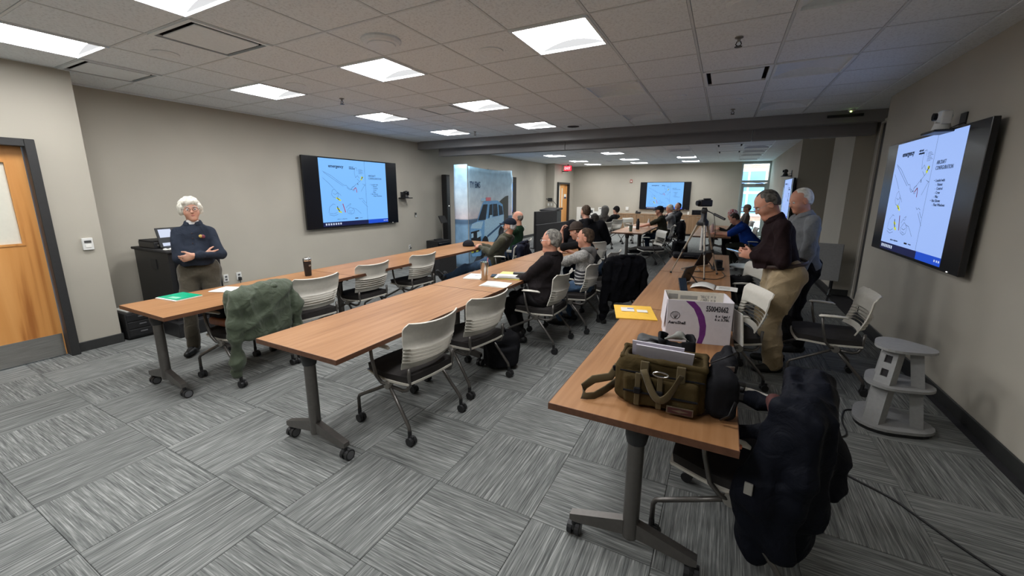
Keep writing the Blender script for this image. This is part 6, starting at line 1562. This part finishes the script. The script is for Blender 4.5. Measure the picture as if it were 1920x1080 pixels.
    if hat:
        ht, hmat = hat; c = SDF()
        if ht == 'cap':
            c.el(HD(0, -.012, .045), V(.088, .108, .092)*HS, RH); c.plane(HD(0, 0, .030), nrm(RH@V(0, .12, -1))); c.mesh(min(hs, .009), 'cap', hmat, root)
            m_ = MB(); m_.grid(lambda u, v: HD((2*u-1)*.078*(1-.15*v*v), .075+.10*v*math.cos((2*u-1)*.9), .046-.010*v-.016*(2*u-1)**2), 10, 4, .006); m_.build('cap_visor', hmat, root, smooth=True)
        elif ht == 'beanie':
            c.el(HD(0, -.022, .048), V(.091, .112, .105)*HS, RH); c.plane(HD(0, 0, .012), nrm(RH@V(0, .42, -.9)))
            c2 = SDF(); pts = [HD(.087*math.cos(t), -.012+.104*math.sin(t), .025+.028*math.sin(t)) for t in [2*PI*i/20 for i in range(21)]]; c2.chain(pts, [.014]*21, .01)
            c.mesh(min(hs, .009), 'beanie', hmat, root, noise=folds(.002, 4, 70)); c2.mesh(min(hs, .009), 'beanie_brim', hmat, root)
        elif ht == 'wrap':
            c.el(HD(0, -.02, .045), V(.10, .12, .11)*HS, RH); c.rc(HD(0, -.07, -.02), HD(0, -.09, -.08), .08, .06, .03); c.el(HD(0, .12, -.035), V(.08, .08, .08)*HS, RH, .01, True); c.mesh(min(hs, .012), 'headscarf', hmat, root, noise=folds(.004, 4, 40))
    if g('beard'):
        c = SDF(); c.rc(HD(-.045, .03, -.05), HD(0, .065, -.10), .026*HS, .03*HS).rc(HD(.045, .03, -.05), HD(0, .065, -.10), .026*HS, .03*HS, .02).rc(HD(-.02, .088, -.043), HD(.02, .088, -.043), .008, .008, .01)
        c.el(HD(0, .1, -.056), V(.022, .03, .008), RH, .006, True); c.mesh(min(hs, .008), 'beard', g('beard'), root, noise=folds(.0025, 3, 90))
    if g('glasses'):
        m_ = MB()
        for q in (-1, 1):
            m_.tube([HD(q*.033+.024*math.cos(t), .104-abs(.033*q+.024*math.cos(t))*.18, .004+.017*math.sin(t)) for t in [2*PI*i/16 for i in range(16)]], .0016, 5, closed=True)
            m_.tube([HD(q*.057, .094, .008), HD(q*.078, .06, .012), HD(q*.084, -.005, .012), HD(q*.083, -.02, -.002)], .0018, 5)
        m_.tube([HD(-.01, .104, .008), HD(0, .108, .012), HD(.01, .104, .008)], .0016, 5); m_.build('glasses', g('glasses'), root, smooth=True)
    root_info = dict(root=root, T=T, HD=HD, arms=arms, legs=legs, neck=neck, RT=RT, RH=RH, p0=p0)
    return root_info
def nap(q, d=(0, 1, 0), n=(0, 0, -1), c=.5): return d, n, c
# ---------------------------------------------------------------- the woman by the wall
w_ = person('white-haired woman in glasses and navy long-sleeved shirt, arms crossed, by the black cabinet', (-4.84, 2.20, 0), math.radians(-124), dict(
    sit=False, h=.925, res=.0072, hs=.98, fat=1.12, wide=.94, hips=1.22, belly=.03, skin='skin_fair', shirt='shirt_navy', trousers='trousers_olive', collar=True, undershirt=True, hair='curly', hairmat='hair_white', glasses='belt_brown', lips=1, brows='hair_silver',
    lean=-2, head=(14, -1, 4), shrug=.022, leg=1.12, waist=.10, hem=.06, seed=3, fold=.0055, sw=.15,
    handL=((-.01, .235, 1.06), (.95, .0, -.32), (.1, -1, 0), .55, (.25, .25, 1)), elbowL=(-.9, .1, -.8),
    handR=((-.095, .165, 1.055), (-.95, -.1, .05), (.1, -1, 0), .5, (0, .3, 1)), elbowR=(.9, .1, -.8), footL=((-.14, .05, .085), (-.3, 1, 0)), footR=((.13, .08, .085), (.25, 1, 0))))
r = w_['root']; T = w_['T']
m_ = MB()
for c_, r_, k in (((-.095, .128, .38), .020, 0), ((-.075, .132, .385), .017, 1)): m_.mat(k); m_.sphere(T(*c_), r_, 10, 6, (1, .45, 1))
m_.build('embroidered_badge', [plain('badge_red', (.16, .03, .05, 1), .7).name, plain('badge_gold', (.55, .38, .10, 1), .6).name], r, smooth=True)
m_ = MB()
for i in range(4): m_.sphere(T(.0, .128+.004*i+.02*(i > 1), .42-.055*i), .006, 8, 5, (1, .5, 1))
m_.build('buttons', 'belt_brown', r)
# ---------------------------------------------------------------- reclining man and bald man at the left tables
L_ = L90
person('reclining man in dark cap and olive jacket with jeans stretched under the table', (-3.20, 6.02, 0), L90+.12, dict(
    h=1.06, res=.010, bres=.009, pelvis=(0, .26, .52), lean=-37, head=(8, -2, 0), hunch=.05, skin='skin_ruddy', shirt='jacket_green', trousers='denim', shoes='shoe_black', hair='short', hairmat='hair_silver', hat=('cap', 'cap_navy'), beard='beard_grey', collar=True, puff=1.18, seed=11, fold=.008, fat=1.08,
    elbowL=(-.3, -.5, -1), elbowR=(.3, -.5, -1), handL=((-.05, .46, .775), (.5, .8, .1), (.2, -.3, -1), .9), handR=((.08, .47, .78), (-.5, .8, .1), (-.2, -.3, -1), .9), footL=((-.08, 1.24, .14), (-.15, .55, .8)), footR=((.10, 1.12, .12), (.1, .6, .78)), kneeL=(0, .2, 1), kneeR=(0, .2, 1)))
person('bald man in dark green shirt sitting behind the reclining man', (-3.42, 6.72, 0), L90+.12, dict(
    h=1.0, res=.012, lean=-4, head=(5, 2, 0), skin='skin_ruddy', shirt='green_dark', trousers='denim_dark', hair='fringe', hairmat='hair_grey', sleeve='long', seed=12, handL=((-.12, .36, .67), (.5, .8, 0), (0, 0, -1), .5), handR=((.12, .36, .67), (-.5, .8, 0), (0, 0, -1), .5)))
# ---------------------------------------------------------------- middle row
person('grey-haired man in black fleece and glasses sitting at the middle tables', (-1.74, 4.08, 0), L90+.02, dict(
    pelvis=(0, -.06, .545), h=.94, res=.0085, bres=.0075, lean=-11, hunch=.03, head=(-2, 3, 0), hs=1.04, skin='skin_ruddy', shirt='fleece_black', trousers='trousers_black', hair='short', hairmat='hair_grey', glasses='chrome', brows='hair_grey', collar=True, puff=1.3, fat=1.22, wide=1.12, belly=.03, seed=21, fold=.007, jowl=1,
    handL=((-.05, .30, .69), (.7, .7, -.1), (0, -.2, -1), .7), handR=((.08, .28, .69), (-.7, .7, -.1), (0, -.2, -1), .7), elbowL=(-.6, -.6, -.6), elbowR=(.6, -.6, -.6), footL=((-.12, .18, .085), (-.2, 1, 0)), footR=((.14, .30, .085), (.2, 1, 0))))
person('brown-haired person in grey hoodie with striped lower half at the middle tables', (-1.54, 4.90, 0), L90+.05, dict(
    pelvis=(0, -.06, .54), h=.88, res=.0085, bres=.0075, lean=-6, hunch=.05, head=(10, 8, 0), skin='skin_ruddy', shirt='hoodie_striped', trousers='denim', hood='down', hoodmat=cloth('hood_lining', (.13, .125, .12, 1)).name, hair='short', hairline=-.03, hairmat='hair_brown', brows='hair_brown', puff=1.35, fat=1.15, wide=1.05, seed=22, fold=.009,
    handL=((-.10, .42, .775), (.6, .8, 0), (0, 0, -1), .6), handR=((.10, .42, .775), (-.6, .8, 0), (0, 0, -1), .6), footR=((.14, .12, .085), (.2, 1, 0)), footL=((-.12, .2, .085), (-.2, 1, 0))))
person('person in brown knit hat and black T-shirt resting head on hand', (-1.66, 5.97, 0), L90-.1, dict(
    h=.97, res=.0105, bres=.009, lean=30, hunch=.05, head=(6, 24, 6), skin='skin_fair', shirt='shirt_black', sleeve='short', trousers='denim_dark', hair='short', hairmat='hair_brown', hat=('beanie', 'beanie_brown'), seed=23,
    handL=((-.11, .50, 1.10), (.15, -.25, 1), (.4, -1, -.2), .9), elbowL=(-.5, .3, -1), handR=((.12, .50, .775), (-.7, .5, 0), (0, 0, -1), .5)))
# ---------------------------------------------------------------- far room
person('broad man in black hoodie seen from behind in the far room', (-2.2, 7.28, 0), .45, dict(
    pelvis=(0, -.06, .60), h=1.12, res=.012, lean=6, hunch=.03, head=(25, 6, 0), skin='skin_fair', shirt='hoodie_black', trousers='trousers_black', hood='down', hair='short', hairmat='hair_brown', puff=1.6, fat=1.4, wide=1.4, sw=.235, seed=31, elbowL=(-1, -.1, -.5), elbowR=(1, -.1, -.5), handL=((-.2, .32, .72), (.5, .8, 0), (0, 0, -1), .6), handR=((.2, .32, .72), (-.5, .8, 0), (0, 0, -1), .6)))
person('dark-haired person barely visible far behind the black hoodie', (-2.78, 9.75, 0), L90-.6, dict(pelvis=(0, -.04, .53), h=.82, res=.02, head=(0, 0, 0), skin='skin_fair', shirt='shirt_brown', hair='long', hairmat='hair_dark', seed=32))
person('person with raised grey hood reclining at the far table', (-3.30, 12.40, 0), L90-.35, dict(
    h=.97, res=.014, bres=.012, lean=-14, pelvis=(0, .02, .55), head=(0, -4, 0), skin='skin_fair', shirt='hoodie_grey', trousers='jacket_olive', hood='up', hair='short', hairmat='hair_brown', hat=('cap', 'hoodie_grey'), puff=1.25, seed=33, handL=((-.05, .36, .68), (.6, .6, -.3), (0, 0, -1), .6), handR=((.07, .36, .68), (-.6, .6, -.3), (0, 0, -1), .6)))
person('person in black knit hat and black-white jacket behind the grey hood', (-3.28, 13.80, 0), L90-.35, dict(
    pelvis=(0, .02, .53), h=.92, res=.014, bres=.012, lean=-16, head=(0, -2, 0), skin='skin_fair', shirt='jacket_bw', trousers='trousers_black', hair='short', hairmat='hair_dark', hat=('beanie', 'beanie_black'), puff=1.2, seed=34, handL=((-.05, .38, .68), (.6, .6, -.3), (0, 0, -1), .6), handR=((.07, .38, .68), (-.6, .6, -.3), (0, 0, -1), .6)))
w_ = person('man in dark cap and olive shirt leaning over the far table', (-1.42, 11.72, 0), L90, dict(
    h=1.0, res=.0125, bres=.011, lean=12, hunch=.03, head=(0, 6, 0), skin='skin_ruddy', shirt='shirt_olive', sleeve='short', trousers='denim_dark', hair='short', hairmat='hair_dark', hat=('cap', 'cap_navy'), fat=1.1, wide=1.08, seed=35, handL=((-.08, .56, .78), (.5, .8, 0), (0, 0, -1), .6), handR=((.08, .58, .78), (-.5, .8, 0), (0, 0, -1), .6), footL=((-.14, .28, .085), (-.2, 1, 0))))
person('white-haired man in grey sweater beyond the olive shirt', (-1.36, 13.0, 0), L90, dict(
    h=1.02, res=.015, lean=3, hunch=.05, head=(0, 20, 0), skin='skin_ruddy', shirt='shirt_grey', trousers='trousers_black', hair='short', hairmat='hair_white', collar='tee_white', seed=36, handL=((-.1, .48, .78), (.5, .8, 0), (0, 0, -1), .6), handR=((.1, .48, .78), (-.5, .8, 0), (0, 0, -1), .6)))
person('bearded man in dark parka with hands raised to his collar', (-1.4, 14.28, 0), L90+.5, dict(
    h=1.05, res=.015, lean=-3, head=(20, -6, 0), skin='skin_fair', shirt='parka_dark', trousers='trousers_black', hair='short', hairmat='hair_dark', beard='beard_grey', collar=True, puff=1.4, fat=1.15, seed=37, handL=((-.05, .26, .98), (.6, -.2, .7), (.2, -1, 0), .9), handR=((.06, .26, .96), (-.6, -.2, .7), (-.2, -1, 0), .9), elbowL=(-1, 0, -.6), elbowR=(1, 0, -.6)))
w_ = person('man in blue polo shirt bending over the far right table', (.60, 10.45, 0), L90, dict(
    h=1.04, res=.012, bres=.010, lean=30, hunch=.07, head=(0, 38, 0), skin='skin_ruddy', shirt='polo_blue', sleeve='short', trousers='trousers_dark_green', shoes='shoe_white', hair='short', hairmat='hair_dark', collar=True, fat=1.2, wide=1.12, belly=.02, seed=38, puff=1.15, handL=((-.08, .72, .785), (.3, 1, 0), (0, 0, -1), .5), handR=((.06, .70, .785), (-.3, 1, 0), (0, 0, -1), .5), footL=((-.14, .36, .085), (-.1, 1, 0)), footR=((.14, .2, .085), (.1, 1, 0))))
m_ = MB(); e, w = w_['arms'][-1]; u = nrm(w-e); ax_ = [nrm(np.cross(u, V(0, 0, 1)))]; ax_.append(np.cross(u, ax_[0]))
m_.tube([w-u*.01+ax_[0]*math.cos(t)*.034+ax_[1]*math.sin(t)*.034 for t in [2*PI*i/14 for i in range(14)]], .008, 6, closed=True); m_.build('wristwatch', 'steel_light', w_['root'], smooth=True)
person('person in red plaid headscarf beyond the blue polo', (.50, 11.95, 0), L90+.1, dict(
    h=1.0, res=.015, lean=30, hunch=.04, head=(0, 14, 0), skin='skin_ruddy', shirt='shirt_black', trousers='trousers_black', hair='short', hairmat='hair_dark', hat=('wrap', 'plaid_red'), seed=39, handL=((-.08, .55, .785), (.3, 1, 0), (0, 0, -1), .5), handR=((.06, .55, .785), (-.3, 1, 0), (0, 0, -1), .5)))
person('man in tan cap and dark shirt against the far glass door', (.55, 14.6, 0), L90+.2, dict(
    h=.98, res=.015, lean=-2, head=(0, -4, 0), skin='skin_tan', shirt='shirt_brown', trousers='trousers_black', hair='short', hairmat='hair_brown', hat=('cap', 'cap_tan'), seed=40, fat=1.1))
# ---------------------------------------------------------------- the two standing men
w_ = person('standing man in dark maroon shirt and tan cargo trousers looking down at a phone', (.56, 4.52, 0), L90+.12, dict(
    sit=False, h=.995, res=.0075, lean=9, hunch=.07, head=(6, 36, 0), hs=1.04, skin='skin_ruddy', shirt='shirt_maroon', trousers='trousers_tan', shoes='shoe_black', hair='short', hairmat='hair_salt', hairline=.002, glasses='steel_light', brows='hair_grey', collar=True, belt=1, cargo=1, hem=.07, waist=.10, puff=1.25, fat=1.2, wide=1.06, belly=.05, leg=1.5, jowl=1, seed=51, fold=.007,
    handL=((-.07, .29, 1.10), (.35, .9, .15), (.75, 0, .35), .75, (.0, -.1, 1)), handR=((.10, .29, 1.11), (-.35, .9, .15), (-.75, 0, .35), .75, (0, -.1, 1)), elbowL=(-.5, -.5, -.9), elbowR=(.5, -.5, -.9), footL=((-.13, .02, .085), (-.25, 1, 0)), footR=((.12, -.03, .085), (.25, 1, 0))))
m_ = MB(); m_.sphere(w_['T'](-.07, .133, .36), .012, 8, 6, (1, .5, 2.2)); m_.build('pin_badge', 'tee_white', w_['root'], smooth=True)
ph = thing('mobile_phone', 'slim grey phone held by the standing man in maroon', 'phone', (.56, 4.52, 0), L90+.12)
b = MB(); R_ = RX(.25); b.box((.015, .425, 1.125), (.078, .155, .009), R_, b=.003); b.build('shell', plain('phone_grey', (.35, .36, .38, 1), .4), ph)
b = MB(); b.box((.015, .424, 1.1302), (.07, .145, .001), R_); b.build('screen', 'screen_off', ph)
person('standing silver-haired man in grey jacket behind the maroon shirt', (.80, 5.22, 0), L90+.25, dict(
    sit=False, h=.995, res=.009, lean=4, hunch=.035, head=(8, 20, 0), hs=1.03, skin='skin_ruddy', shirt='jacket_grey', trousers='trousers_black', hair='short', hairmat='hair_white', collar=True, hem=-.12, puff=1.35, fat=1.15, wide=1.08, seed=52, fold=.009, leg=1.25,
    handL=((-.27, .14, .80), (0, .3, -1), (1, 0, .2), .9), handR=((.22, .18, .84), (0, .3, -1), (-1, 0, .2), .8), elbowL=(-.6, -.8, 0), elbowR=(.5, -.8, 0)))
o = thing('document_pouch', 'black pouch held low by the silver-haired man in grey', 'pouch', (.72, 4.98, .43), .3)
s = SDF(); s.box((0, 0, .14), (.035, .10, .15), rad=.02, k=.01); s.mesh(.01, 'body', 'bag_black', o, noise=folds(.004, 61, 24))
b = MB(); b.tube([(0, -.05, .28), (0, -.03, .345), (0, .03, .345), (0, .05, .28)], .007, 6); b.build('handle', 'rubber', o, smooth=True)
